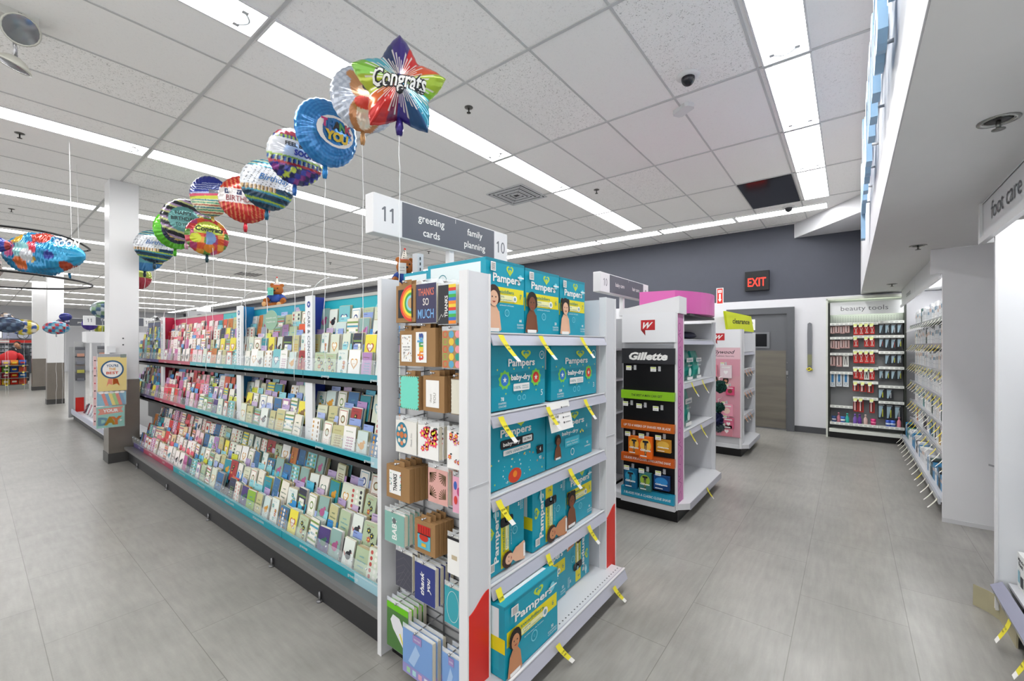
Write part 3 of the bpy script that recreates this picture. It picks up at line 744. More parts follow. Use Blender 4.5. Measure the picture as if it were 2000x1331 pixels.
hang(1.393, 1.265, 1.325, 1.179, 4, 'kraft', d_ty, 'kraft boxed cards with white thank YOU panel, third row')
hang(1.225, 1.168, 1.32, 1.18, 2, 'kraft', d_cream, 'cream scalloped boxed cards, third row beside the post')
hang(1.575, 1.435, 1.122, .983, 3, 'clear', d_mand, 'white note cards with half a blue mandala, fourth row left')
hang(1.425, 1.298, 1.118, .982, 3, 'clear', d_fl1, 'note cards with crimson flowers, fourth row centre')
hang(1.247, 1.168, 1.115, .968, 2, 'clear', d_fl2, 'note cards with plum and coral flowers, fourth row')
hang(1.645, 1.482, .915, .768, 4, 'kraft', d_THX, 'kraft boxed cards with upright THANKS on white, fifth row', step=.028)
hang(1.36, 1.244, .95, .811, 3, 'clear', d_palm, 'pink note cards with brown palm fronds, fifth row')
hang(1.215, 1.168, .94, .80, 2, 'clear', d_bal, 'pink note cards with balloons, fifth row beside the post')
hang(1.657, 1.517, .703, .568, 4, 'clear', d_baby, 'sea green BABY note cards, sixth row left')
hang(1.447, 1.319, .718, .583, 4, 'kraft', d_red, 'kraft boxed cards with a red and blue balloon scene, sixth row')
hang(1.245, 1.168, .70, .555, 2, 'clear', d_wht, 'white wide-banded note cards, sixth row beside the post')
hang(1.575, 1.465, .546, .391, 3, 'clear', d_dark, 'charcoal note cards with fine zigzag lines, seventh row left')
hang(1.445, 1.318, .537, .380, 4, 'clear', d_blue, 'dark blue note cards with white thank you script, seventh row')
hang(1.262, 1.168, .50, .355, 2, 'clear', d_teal, 'teal note cards with a white outline, seventh row beside the post')
hang(1.64, 1.49, .30, .10, 4, 'bag', d_lily, 'green sympathy card pack with a white lily, lowest row left')
hang(1.50, 1.313, .247, .06, 3, 'bag', d_bb, 'large pale blue pack of notes in the lowest row', x=1.15)
hang(1.27, 1.168, .235, .05, 3, 'bag', d_bb, 'pale blue pack of notes in the lowest row, right', x=1.165)

# ------------------------------------------------------------ aisle signs
def num(g, s_, cx, y, h, m):
    """aisle numerals with a flagged 1"""
    st = h*.14; w_ = h*.62; x = cx-w_*len(s_)/2+w_*.5
    for ch_ in s_:
        if ch_ == '1': g.poly([(x-st/2, y), (x+st/2, y), (x+st/2, y+h), (x-st*.3, y+h), (x-h*.24, y+h*.82), (x-h*.24, y+h*.72), (x-st/2, y+h*.78)], m)
        elif ch_ == '0': g.ring(x, y+h/2, h*.27, st*.9, m, ry=h*.5, n=28)
        else: g.text(ch_, x, y, h, m, bold=.02)
        g.k = 1; x += w_
def aisle_sign(x0, x1, y, z0, z1, l, r, mid, label):
    t = empty('aisle_sign', ((x0+x1)/2, y, z0), label, 'sign'); W_ = x1-x0; Hh = z1-z0
    b = MB(); b.box(x0, x1, y, y+.075, z0, z1, WHITE); b.part('light_box', t, bevel=.004)
    b = MB(); n = W_*.165; p = .008
    b.box(x0+n, x1-n*.82, y-.003, y, z0+p, z1-p, C('5c5f68', .4)); g = G(b, (x0, y-.003, z0), *UY)
    for i, (a, c) in enumerate(mid):
        cx = n+(W_-1.82*n)*(.27+.48*i); hh = Hh*.215
        g.text(a, cx, Hh*(.58 if c else .42), hh, PAPER, bold=.01); g.k = 1
        if c: g.text(c, cx, Hh*.2, hh, PAPER, bold=.01)
        g.k = 1
    g.rect(n+(W_-1.82*n)*.52, Hh*.82, .003, Hh*.12, PAPER)
    b.part('legend_panel', t)
    b = MB(); g = G(b, (x0, y, z0), *UY); num(g, l, n*.52, Hh*.33, Hh*.38, C('6e7076')); b.part('aisle_number', t)
    b = MB(); g = G(b, (x0, y, z0), *UY); num(g, r, W_-n*.42, Hh*.30, Hh*.38, C('6e7076')); b.part('aisle_number', t)
    return t
t = aisle_sign(1.305, 2.42, 1.95, 2.045, 2.255, '11', '10', (('greeting', 'cards'), ('family', 'planning')), 'long white and grey aisle sign reading greeting cards and family planning above the endcap')
b = MB(); b.box(1.86, 1.90, 1.965, 2.0, 1.785, 2.045, WHITE); b.part('sign_post', t)
t = aisle_sign(3.60, 4.80, 1.80, 1.95, 2.135, '10', '9', (('baby care', None), ('hair care', None)), 'smaller white and grey aisle sign reading baby care and hair care')
b = MB(); b.box(4.17, 4.21, 1.83, 1.87, 1.5, 1.95, WHITE); b.part('post', t)

# ============================================================ GREETING CARD RUN
GY0, GY1 = 1.745, 7.08
GX, GYc = 1.87, 4.6
rk = empty('card_display_rack', (GX, GYc, 0), 'long three-tier greeting card rack running from the endcap to the column', 'card rack')
SEC = [1.745, 2.95, 4.17, 5.39, 6.58, 7.84]
BACKC = ['22b0bf', '1f9fb8', '4cc3c4', 'd23a64', '39456e']
FINC = [None, '2b3fa0', '0c6fa6', None, 'b0143e', None]
STRC = ['1a9fae', '1a9fae', '2aa6b0', 'b5405e', '5a4c86']
DK = C('3b3a3a', .5); DK2 = C('55565a', .35, .3)
b = MB(); b.box(1.235, 2.5, GY0, GY1, 0, .13, C('2a2a2c', .5)); b.part('kick_plate', rk)
b = MB(); b.prism([(1.19, .155), (1.225, .145), (1.225, .165), (1.28, .160), (1.28, .175), (1.215, .188), (1.19, .186)], (0, GY0, 0), (1, 0, 0), (0, 0, 1), (0, GY1-GY0, 0), C('7b7a7a', .35, .3)); b.part('front_rail', rk)
b = MB(); b.box(1.20, 1.235, GY0-.004, GY0, .15, .185, C('c8925a', .6)); b.part('rail_end', rk)
for y in (2.35, 2.97, 4.17, 5.38, 6.6):
    b = MB(); b.tube([(1.226, y, 0), (1.226, y, .055)], .007, C('8a8a8c', .3, .7)); b.lathe([(.018, 0), (.018, .008), (.010, .012)], (1.226, y, 0), C('8a8a8c', .3, .7), 10); b.part('levelling_foot', rk)
b = MB(); b.box(1.57, 2.17, GY0, 7.84, 1.765, 1.785, C('b9bab4', .5)); b.part('top_cap', rk)
b = MB(); b.box(1.62, 2.12, GY0, 7.84, .13, 1.765, C('6b6c70', .6)); b.part('core', rk)
for i in range(5):
    y0, y1 = SEC[i], SEC[i+1]
    b = MB(); b.box(1.575, 1.62, y0, y1, 1.22, 1.765, C(BACKC[i], .5)); b.box(1.575, 1.62, y0, y1, .45, 1.22, DK)
    if i == 2: b.box(1.573, 1.575, y0+.75, y1, 1.25, 1.765, C('d8436c', .5))
    b.part('back_panel', rk)
    if FINC[i]:
        b = MB(); b.box(1.44, 1.575, y0-.006, y0+.006, 1.0, 1.79, C(FINC[i], .4)); b.part('divider_fin', rk)
    for tr, (xs, z, x2) in enumerate(((1.28, .175, 1.575), (1.38, .775, 1.575), (1.42, 1.225, 1.575))):
        yy1 = min(y1, GY1) if tr == 0 else y1
        if yy1 <= y0+.1: continue
        c = STRC[i]
        b = MB(); b.box(xs, xs+.01, y0+.003, yy1-.003, z, z+.055, C(c, .35))
        if i == 0: b.box(xs-.001, xs, y0+.003, y0+.34, z, z+.055, C('a9d3de', .35))
        g = G(b, (xs-.001, yy1, z), *UX)
        txt = {0: 'greetings', 1: 'SPECIAL OCCASIONS', 2: 'SPECIAL OCCASIONS', 3: 'BIRTHDAY', 4: 'BIRTHDAY'}[i]
        g.text(txt, .30, .018, .018, PAPER, w=.011*len(txt)); g.text(txt, .85, .018, .018, PAPER, w=.011*len(txt))
        b.part('label_strip', rk)
        b = MB(); b.box(xs-.012, xs-.010, y0+.004, yy1-.004, z+.057, z+.14, CLEAR('eef4f6', .14))
        for k in range(9):
            yb = y0+.08+k*.134
            if yb < yy1: b.ball((xs-.012, yb, z+.118), .006, C('dfe3e6', .2), 6)
        b.part('clear_lip', rk)
        b = MB()
        if tr == 0: b.prism([(1.28, .175), (1.575, .47), (1.575, .45), (1.28, .15)], (0, y0, 0), (1, 0, 0), (0, 0, 1), (0, yy1-y0, 0), DK2)
        else: b.box(xs, x2, y0, yy1, z, z+.02, DK2); b.box(xs+.01, x2, y0, yy1, z-.03, z, DK)
        b.part('shelf_tray', rk)
for y, txt, col in ((2.90, 'CARE & CONCERN', '2a3f9a'), (4.125, 'SPECIAL OCCASIONS', '0f5f96'), (6.50, 'HER BIRTHDAY', 'a01c40')):
    b = MB(); b.box(1.435, 1.455, y-.05, y+.05, .80, 1.79, C('eef0f2', .3))
    g = G(b, (1.435, y+.05, .80), *UX)
    g.circ(.05, .93, .022, C(col)); g.heart(.05, .93, .02, PAPER)
    g.text(txt, .036, .885, .036, C('55606e'), w=.028*len(txt), rot=-pi/2, al='L', bold=.005)
    b.part('section_sign', rk)
    b = MB(); b.tube([(1.445, y-.03, 1.79)]+[(1.445, y-.03-.22*(1-cos(pi*k/12)), 1.79+.10*sin(pi*k/12)) for k in range(1, 7)], .004, WHITE); b.part('sign_wire', rk)
b = MB(); b.prism([(.11*cos(2*pi*k/28), .075*sin(2*pi*k/28)) for k in range(28)], (1.405, 3.42, 1.64), (0, -1, 0), (0, 0, 1), (.003, 0, 0), C('8fb59a', .5)); g = G(b, (1.405, 3.42, 1.64), *UX)
g.text('sustainable cards', 0, .012, .013, PAPER, w=.17); g.text('thoughtfully made', 0, -.018, .013, PAPER, w=.15); b.part('round_sign', rk)
b = MB(); b.box(1.9, 1.95, 2.6, 3.0, 1.785, 1.87, C('4a4a4c', .5)); b.part('topper_box', rk)

# card fronts
PAL = {'neutral': ['c9c490', 'd6c79a', '8fb0a8', 'b7c8a4', 'f4f1e6', 'efe9d8', 'e9e4cf', 'f7f5f0', 'dfe6d2', 'd9dcc0', 'e8efe6', 'cfe0dc', 'f3efe9', 'fbfaf6', 'e6dcc6'],
       'bright': ['2a8f9c', '30324c', 'e2603a', '7ac2c8', '4c3a78', '9a9fb0', 'b88ac0', 'f0e24a', '8fb840', 'c77a3a', 'a83838', '3d6f9e'],
       'pink': ['f3a0b0', 'f6d7dc', 'e8506c', 'f5efe9', 'fbe9ec', 'c86aa0', 'f0cfa0', 'e03a3a', 'fff6f0', 'd9a7d0']}
ACC = ['3a6e5a', '8a6a3a', '2f4f8a', 'c2524a', 'd89a2a', '5a9aa8', '2b2b33', '7a9a4a', 'b05a8a', '4aa0b8']
MOT = ['leaf', 'heart', 'flower', 'script', 'stripe', 'frame', 'dot', 'bird']
CN = {}
def cname(h):
    r, g_, b_ = [int(h[i:i+2], 16) for i in (0, 2, 4)]; mx, mn = max(r, g_, b_), min(r, g_, b_)
    if mx-mn < 30: return 'white' if mx > 230 else 'grey' if mx > 90 else 'dark'
    if r > 225 and g_ > 215 and b_ > 190: return 'cream'
    if r == mx and g_ > b_+25 and g_ > .8*r: return 'yellow' if mx-mn > 90 else 'beige'
    if r == mx and b_ > g_+8: return 'pink'
    if r == mx and g_ > b_+30: return 'orange'
    if r == mx: return 'red' if mx-mn > 90 else 'pink'
    if g_ == mx: return 'green'
    return 'blue' if g_ >= r else 'purple'
def card_mb(rn, base, mot, acc, w, h):
    b = MB(); b.box(0, .0012, -w/2, w/2, 0, h, C(base, .55)); b.box(.0022, .0032, -w/2, w/2, 0, h*.995, PAPER)
    b.box(0, .0032, w/2-.0008, w/2, 0, h, C(base, .55))
    g = G(b, (0, w/2, 0), *UX); a = C(acc, .5); a2 = C(rn.choice(ACC), .5); lt = C('fbf8ee', .55)
    if mot == 'leaf':
        for s_ in range(2):
            x0 = w*(.35+.3*s_); g.line(x0, h*.12, x0+w*.1, h*.62, .0018, a)
            for k in range(5):
                for sx in (-1, 1): g.circ(x0+w*.02*k+sx*w*.075, h*(.2+.1*k), w*.06, a, ry=h*.022, n=8, keep=True)
        g.k += 1; g.text('thinking', w*.5, h*.8, h*.05, a2, w=w*.6, shear=.4)
    elif mot == 'heart':
        g.heart(w*.5, h*.52, w*.68, a, h*.42); g.heart(w*.5, h*.53, w*.5, lt, h*.3); g.text('love', w*.5, h*.48, h*.06, a, w=w*.3, shear=.3)
    elif mot == 'flower':
        for k in range(4):
            x, y = w*rn.uniform(.22, .78), h*(.22+.16*k); g.star(x, y, w*.16, rn.choice((a, a2)), n=6, q=.6); g.circ(x, y, w*.045, YEL, n=8)
        g.text('For You', w*.5, h*.86, h*.05, a, w=w*.5)
    elif mot == 'script':
        for k, t_ in enumerate(('with', 'much love', 'always')): g.text(t_, w*.5, h*(.66-.17*k), h*.075, a, w=w*(.35, .72, .5)[k], shear=.4, bold=.01)
        g.line(w*.2, h*.2, w*.8, h*.2, .0015, a2)
    elif mot == 'stripe':
        for k in range(6): g.rect(0, h*(.08+.15*k), w, h*.07, (a, a2)[k % 2], keep=True)
        g.k += 1; g.rrect(w*.18, h*.36, w*.64, h*.26, w*.05, lt); g.text('HELLO', w*.5, h*.45, h*.07, a, w=w*.46, bold=.02)
    elif mot == 'frame':
        g.rect(w*.09, h*.07, w*.82, h*.86, a); g.rect(w*.13, h*.095, w*.74, h*.81, lt); g.circ(w*.5, h*.58, w*.24, a2, ry=h*.16); g.circ(w*.5, h*.58, w*.16, C(base, .55), ry=h*.1)
        for k in range(3): g.line(w*.25, h*(.3-.06*k), w*.75, h*(.3-.06*k), .0016, a)
    elif mot == 'dot':
        for k in range(15):
            g.circ(w*(.2+.3*(k % 3)), h*(.14+.18*(k//3)), w*.09, (a, a2, lt)[(k*2) % 3], n=10, keep=True)
        g.k += 1
    else:
        g.circ(w*.5, h*.45, w*.26, a, ry=h*.14); g.circ(w*.68, h*.60, w*.12, a, ry=h*.07); g.poly([(w*.78, h*.6), (w*.9, h*.58), (w*.78, h*.56)], a2)
        g.poly([(w*.28, h*.45), (w*.06, h*.56), (w*.2, h*.38)], a2); g.line(w*.45, h*.32, w*.42, h*.2, .002, a2); g.line(w*.55, h*.32, w*.57, h*.2, .002, a2)
    g.k = 6
    return b
rn = random.Random(11)
DES = {}
for sec in ('neutral', 'bright', 'pink'):
    DES[sec] = []
    for i in range(26):
        base = rn.choice(PAL[sec]); mot = MOT[i % 8]; acc = rn.choice(ACC)
        w_, h_ = rn.uniform(.100, .122), rn.uniform(.145, .172)
        mbx = card_mb(rn, base, mot, acc, w_, h_)
        DES[sec].append([mbx, cname(base), mot, w_, h_, None])
TAB = {'neutral': ['a9b8e6', '8fa6de', 'b9a3cf', '8fd3dc', 'c9b2d2'], 'bright': ['45b6d6', 'b58cc4', '2f8fd0', 'd6dd3a', '8fd3dc'], 'pink': ['f05a6c', 'e8506c', '5aa0e0', 'f08a94']}
TIERS = [('bottom tier', .134, 11, [(1.305, .20, 1), (1.375, .305, 1), (1.445, .41, 1), (1.505, .51, 1)], 40, ('front', 'second', 'third', 'back')),
         ('middle tier', .134, 8, [(1.40, .80, 1), (1.45, .895, 1), (1.50, .985, 1)], 45, ('front', 'middle', 'back')),
         ('top tier', .134, 5, [(1.435, 1.25, 1), (1.47, 1.355, 1), (1.505, 1.45, 1), (1.54, 1.54, 1)], 45, ('front', 'second', 'third', 'back'))]
pk = []
for ti, (tn, pitch, tilt, rws, n, rnm) in enumerate(TIERS):
    for ri, (x, z, _) in enumerate(rws):
        for k in range(n):
            y = GY0+.075+k*pitch+(ri % 2)*.02+rn.uniform(-.006, .006)
            if ti == 0 and y > 7.0: continue
            if ti and min(abs(y-q) for q in (2.90, 4.125, 6.50)) < .10 and x < 1.47: continue
            if rn.random() < .04: continue
            sec = int((y-GY0)/1.22)
            pal = 'neutral' if sec == 0 else ('pink' if y > 5.05 and sec < 4 else 'bright' if sec == 4 else rn.choice(('neutral', 'neutral', 'bright')))
            if sec == 0 and rn.random() < .2: pal = 'bright'
            if sec == 2 and y <= 5.05 and rn.random() < .3: pal = 'bright'
            d2 = x*x+y*y+(z-1.4)**2
            pk.append((x*(1. if ri == 0 else .6)/d2**1.5, ti, ri, k, x, y, z+rn.uniform(-.004, .006), radians(tilt), pal, tn, rnm[ri]))
pk.sort(key=lambda q: -q[0])
rest = MB(); behind = MB(); tabs = MB(); MM = {'leaf': 'leaf sprigs', 'heart': 'a heart', 'flower': 'flowers', 'script': 'script writing', 'stripe': 'stripes', 'frame': 'a framed circle', 'dot': 'dots', 'bird': 'a bird'}
pos_i = {}
for q in sorted(pk, key=lambda q: (q[1], q[2], q[5])): pos_i[(q[1], q[2], q[3])] = pos_i.get('n%d%d' % (q[1], q[2]), 0)+1; pos_i['n%d%d' % (q[1], q[2])] = pos_i[(q[1], q[2], q[3])]
ntab = 0
for i, (sc_, ti, ri, k, x, y, z, tl, pal, tn, rw) in enumerate(pk):
    d = DES[pal][rn.randrange(26)]; ry, rz = tl+rn.uniform(-.04, .04), rn.uniform(-.10, .10)
    M_ = Matrix.Translation((x, y, z)) @ Matrix.Rotation(rz, 4, 'Z') @ Matrix.Rotation(ry, 4, 'Y')
    if i < 300:
        lab = f"{d[1]} card with {MM[d[2]]}, {tn} {rw} row, {nth(pos_i[(ti, ri, k)])} from the endcap"
        if d[5] is None: o = d[0].build('greeting_card'); d[5] = o
        else: o = d[5].copy(); COL.objects.link(o)
        o.location = (x, y, z); o.rotation_euler = (0, ry, rz)
        tag(o, lab, 'greeting card', 'greeting cards in the long rack')
    else: rest.merge(d[0], M_)
    w_, h_ = d[3], d[4]
    st_ = (.0095, .006, .0048)[ti]
    for j in range(rn.choice((2, 3, 4, 4)) if i < 330 else 2):
        bb = MB(); bb.box(.006+st_*j, .0085+st_*j, -w_/2-.002*j, w_/2-.004*j, 0, h_+rn.uniform(.0, .006), C(rn.choice(PAL['neutral']+['c9b98c', 'cdbf96', 'bda87a', 'd8cba8'] if rn.random() < .75 else PAL[pal]), .6)); behind.merge(bb, M_)
    if rn.random() < .85:
        c = rn.choice(TAB[pal]); bb = MB(); hh = h_+.034+rn.uniform(0, .014); tx_ = .006+st_*4; bb.box(tx_, tx_+.0015, -w_*.48, w_*.48, h_*.5, hh, C(c, .4))
        g = G(bb, (tx_, w_*.48, 0), *UX); g.line(w_*.06, hh-.012, w_*.4, hh-.012, .003, C('4a4a78'))
        if ntab < 100:
            bb2 = MB(); bb2.merge(bb, M_); bb2.part('divider_tab', rk); ntab += 1
        else: tabs.merge(bb, M_)
o = rest.build('greeting_cards'); tag(o, 'remaining greeting card fronts filling the far sections of the rack', 'greeting cards', kind='stuff')
o = behind.build('spare_cards'); tag(o, 'spare cards and envelopes stacked behind the card fronts', 'cards and envelopes', kind='stuff')
o = tabs.part('divider_tabs', rk); o['kind'] = 'stuff'

# ============================================================ FOIL BALLOONS
def foil(cx, cy, cz, r, az, label, colf, prints=None, shape='round', pitch=.12, roll=0., thick=.36, zend=1.20, sx=1., tail='b0b6c0', metal=.35, NR=30, NA=108, name='foil_balloon', group='foil balloons on white ribbons', strand=True):
    """colf(x, y) -> colour inside the unit outline; az = compass angle its front faces, degrees"""
    a = radians(az); n = Vector((cos(a)*cos(pitch), sin(a)*cos(pitch), -sin(pitch)))
    u = Vector((-sin(a), cos(a), 0)); v = n.cross(u)
    if v.z < 0: v = -v
    u = v.cross(n)
    u, v = u*cos(roll)+v*sin(roll), v*cos(roll)-u*sin(roll)
    R_ = random.Random(int(cx*1000+cy*777)); ph = R_.random()*6
    def out(t):
        if shape == 'star':
            k = 5; q = ((t-pi/2) % (2*pi/k))/(2*pi/k); q = abs(q-.5)*2        # 1 at tip
            return (.64+.38*q**1.35)*(1+.006*cos(40*t))
        return 1+.010*cos(28*t+ph)
    def zz(rho, t):
        w_ = (1-rho**2.6)
        base = thick*max(0, w_)**.62
        if shape == 'star':
            base *= .75+.25*(1-rho)
            k = 5; q = ((t-pi/2) % (2*pi/k))/(2*pi/k); q = abs(q-.5)*2
            base *= 1-.22*rho*(1-q)
        wr = .022*rho**5*(1-rho**8)*cos(28*t+ph)+.008*rho**2*(1-rho)*sin(9*t+ph)
        return base+wr
    V_ = []; Cc = []; F = []
    for side in (1, -1):
        b0 = len(V_)
        for i in range(NR+1):
            rho = (i/NR)**.85
            for j in range(NA):
                t = 2*pi*j/NA; o_ = out(t); X_, Y_ = rho*o_*cos(t)*sx, rho*o_*sin(t)
                V_.append(u*(X_*r)+v*(Y_*r)+n*(side*zz(rho, t)*r)); c = colf(X_, Y_); Cc.append(lin(c) if side == 1 else lin(c))
        for i in range(NR):
            for j in range(NA):
                q = (b0+i*NA+j, b0+(i+1)*NA+j, b0+(i+1)*NA+(j+1) % NA, b0+i*NA+(j+1) % NA)
                F.append(q if side == 1 else tuple(reversed(q)))
    t = empty(name, (cx, cy, cz), label, 'balloon', group)
    mb = MB(); mb.add(V_, F, VCOL('printed_foil', .16, metal), True)
    mb.build('foil_envelope', t, colors=Cc)
    if prints:
        def fn(x, y, off):
            X_, Y_ = x/sx, y; t_ = atan2(Y_, X_); rho = min(.985, sqrt(X_*X_+Y_*Y_)/out(t_))
            return u*(x*r)+v*(y*r)+n*(zz(rho, t_)*r+.0035+off)
        mb = MB(); g = G(mb, (0, 0, 0), (1, 0, 0), (0, 1, 0), fn=fn, e=.0009); prints(g); mb.build('printed_lettering', t)
    by = -(.6 if shape == 'star' else 1.0)*r
    mb = MB(); p0 = v*(by*.97); p1 = v*(by-.16*r)+Vector((0, 0, -.01)); p2 = v*(by-.28*r)+Vector((0, 0, -.02))
    mb.tube([p0, p1, p2], [.045*r+.003, .09*r, .06*r], C(tail, .25, .4), 8); mb.build('tail', t)
    if strand:
        pts = []
        zt = p2.z; L = cz+zt-zend
        for k in range(25):
            f = k/24; wob = .006*sin(14*f+ph)+.003*sin(37*f)
            pts.append(Vector((p2.x+wob, p2.y+wob*.6, zt-L*f)))
        mb = MB(); mb.tube(pts, .0021, C('f2f2f2', .5), 5); mb.build('ribbon', t)
    return t
def c_star(x, y):
    t = math.degrees(atan2(y, x)) % 360; rr = sqrt(x*x+y*y)
    if rr < .06: return 'e8e4f0'
    cols = ['a9c63a', 'd9542a', 'c8282a', '3a2a78', '22335f', '4fa9b8', '7ab83a', 'b9c83a', 'e06a2a', 'cf2a26', '8a2a4a', '3a2a80', '1f4a78', '2f8fa8', '58b8c0', '8fc83a']
    off = [0, 22, 44, 75, 103, 125, 150, 172, 200, 222, 248, 264, 286, 308, 326, 344, 360]
    k = 0
    while t > off[k+1]: k += 1
    c = cols[k]
    q = (t*1.0) % 6.5
    rn_ = int(t/6.5)*37 % 7
    if .12 < rr < .45+.05*rn_ and q < 1.5*(.5/max(rr, .2))*.8: c = 'f2e8e0'
    return c
def p_star(g):
    for m_, bo in ((INK, .075), (PAPER, .02)):
        g.text('Congrats', .0, -.12, .32, m_, w=1.08, shear=.25, bold=bo)
foil(1.35, 1.79, 2.757, .238, -126, 'big rainbow star balloon lettered Congrats, nearest above the aisle sign', c_star, p_star, 'star', tail='3a2a78', zend=1.73, pitch=.16, thick=.42, NR=44, NA=180)
def c_bear(x, y):
    def el(cx, cy, a, b_): return ((x-cx)/a)**2+((y-cy)/b_)**2 < 1
    if el(.0, .18, .17, .12): return '2a2624' if el(.0, .24, .11, .075) else 'e3c2a4'
    if el(.0, -.22, .34, .2) and y > -.42: return 'd8402c' if abs(x) > .05 or y < -.1 else 'b03020'
    if el(0, .1, .25, .2): return 'e3c2a4'
    if el(0, .22, .47, .42) or el(-.42, .55, .14, .14) or el(.42, .55, .14, .14): return 'c0895c'
    if el(0, -.55, .26, .4): return 'e0cdb8'
    if el(0, -.55, .47, .5): return 'b97c4c'
    return 'cfd6e2' if int(x*9+20)+int(y*9+20) & 1 else 'b4bccb'
foil(1.44, 2.25, 2.90, .185, -112, 'silver balloon printed with a brown bear holding a red heart, behind the star', c_bear, lambda g: (g.text('get well', .0, .78, .1, INK, w=.5), g.k, g.text('for you', 0, .64, .1, INK, w=.4)), zend=1.19, tail='b98a5a')
def c_ty(x, y):
    rr = sqrt((x-.1)**2+y*y); return '2f86c8' if int(rr*22) % 2 else '2173b8'
def p_ty(g):
    g.circ(.12, .02, .62, PAPER, ry=.46); 
    for i, (ch_, c) in enumerate(zip('THANK', ('c0407a', '2f6fb0', '2a2a2a', '5aa05a', 'b0405a'))): g.text(ch_, -.26+.19*i, .08, .24, C(c), bold=.05)
    for i, ch_ in enumerate('YOU'): g.text(ch_, -.1+.24*i, -.26, .26, C('e0c23a'), bold=.06)
foil(1.42, 2.63, 2.81, .205, -92, 'blue round balloon with concentric rings lettered THANK YOU', c_ty, p_ty, tail='2a7fc0')
def c_feel(x, y):
    if y > .62: return '9a3a4a' if y < .8 else 'c8cdd6'
    if y > .5: return ('9ab84a', '3a3a8a')[int((x+2)*16) % 2]
    if y > -.1: return 'dfe1e6'
    if y > -.16: return '9ab84a'
    if y > -.32: return ('4a6ab0', 'c0c8a0', '2a2a5a')[int((x+2)*18) % 3]
    if y > -.4: return 'b0343a'
    k = (int((x+3)*5.5)*7+int((y+3)*5.5)*5) % 6
    return ('24285a', '2a3490', 'c0d04a', '24285a', '2f3aa0', '8a3a8a')[k]
foil(1.42, 3.05, 2.77, .190, -95, 'striped silver and navy starry balloon lettered FEEL BETTER SOON', c_feel, lambda g: (g.text('FEEL BETTER', .08, .26, .14, INK, w=1.15, bold=.03), g.text('SOON!', .2, -.02, .2, C('2f3a9a'), w=.8, bold=.05)), tail='3a6ab0')
def c_bd(x, y):
    if y > .62: return ('1f5a78', '5aa8b8', 'b8c0a0')[int(y*20) % 3]
    if y > -.12: return 'dfe3e8' if (int(x*31)*13+int(y*29)*7) % 9 else '4a4a4a'
    if y > -.3 and x < .2: return ('c9a878', '6a5a4a', 'e0d6c8')[(int(x*23)+int(y*19)*3) % 3]
    return ('16344a', '2f7f9a', '9ab83a', '1d4a68', '16344a')[int((y+3)*14+x*1.2) % 5]
P_bd = lambda g: g.text('Birthday', .15, .12, .26, C('2a5f98'), w=1.2, shear=.4, bold=.01)
foil(1.42, 3.51, 2.68, .188, -95, 'white confetti balloon with navy stripes, Birthday in blue script, nearest of its kind', c_bd, P_bd, tail='1f5a78')
def c_red(x, y):
    if -.22 < y < .36: return 'ece6e4'
    return 'b8221e' if int((x*1.0+y*.12)*26+40) % 4 else 'd88a5a'
foil(1.42, 3.94, 2.66, .190, -110, 'red balloon with a white band lettered HAPPY BIRTHDAY', c_red, lambda g: (g.rect(-.75, .12, .62, .2, C('26305a')), g.text('HAPPY', -.44, .165, .11, PAPER, w=.5), g.text('BIRTHDAY', -.1, -.16, .24, C('8a1e2e'), w=1.2)), tail='c02a3a', metal=.3)
def c_str(x, y):
    if y > .30: return '22308f' if y > .62 or int(y*30+x*2) % 3 else 'b8c4e8'
    if y > .12: return '7a7f8a' if x > .2 else ('3a4ab0' if y > .2 else 'b8c4e8')
    if y > .0: return 'd84a6a'
    if y > -.15: return 'c9d03a'
    return ('d8d8b0', 'b04a3a', 'd8d8b0', '3a9a7a', 'd8d8b0', '2f7f8f')[int((y+x*.06+3)*17) % 6]
foil(1.42, 4.79, 2.87, .188, -140, 'blue topped balloon with thin rainbow stripes below', c_str, pitch=.2, tail='b89a4a', zend=1.22)
def c_cg(x, y):
    if (x+.55)**2+(y+.15)**2 < .06: return 'c9d02a'
    if x*x+(y+.1)**2 < .12 and x > -.1: return '7fa0d0'
    if (x-.05)**2+(y+.62)**2 < .06: return 'e0862a'
    if x*x*.8+(y-.2)**2 < .32 and y > .12: return 'b9cc4a'
    return ('c03a4a', 'd8582a', 'a83a6a', '5a8a3a', 'e0a03a', 'c83a3a')[(int((x+2)*3.3)*5+int((y+2)*3.1)*3) % 6]
foil(1.42, 4.86, 2.50, .178, -98, 'red and yellow party print balloon lettered Congratulations', c_cg, lambda g: g.text('Congrats', .05, .25, .26, INK, w=1.25, shear=.2, bold=.03), tail='24404a')
def c_gr(x, y):
    rr = sqrt(x*x+y*y)
    return '5ab82a' if rr > .72 else ('1f2440' if rr > .55 else ('e8c05a', '2a3058')[int(y*16) % 2])
foil(1.52, 6.28, 2.82, .225, -84, 'bright green rimmed balloon partly behind the teal birthday balloon', c_gr, None, tail='4aa828', zend=1.3)
def c_hb(x, y):
    rr = sqrt((x+.1)**2+y*y)
    return '5f9f9c' if rr < .58 else ('22242e', 'c8d08a', 'b49ac0', '22242e')[int((y+x*.3+3)*11) % 4]
foil(1.45, 5.62, 2.80, .225, -105, 'black striped balloon with a teal disc lettered HAPPY BIRTHDAY TO YOU', c_hb, lambda g: (g.text('HAPPY', -.1, .2, .17, INK, w=.62, bold=.01), g.text('BIRTHDAY', -.1, -.06, .17, INK, w=.95, bold=.01), g.text('TO YOU!', -.1, -.32, .15, INK, w=.6, bold=.01)), tail='d0a0b0')
foil(1.45, 6.9, 2.70, .205, -98, 'white confetti balloon with navy stripes, Birthday script, the one nearest the column', c_bd, P_bd, tail='1f3a48', zend=1.3)
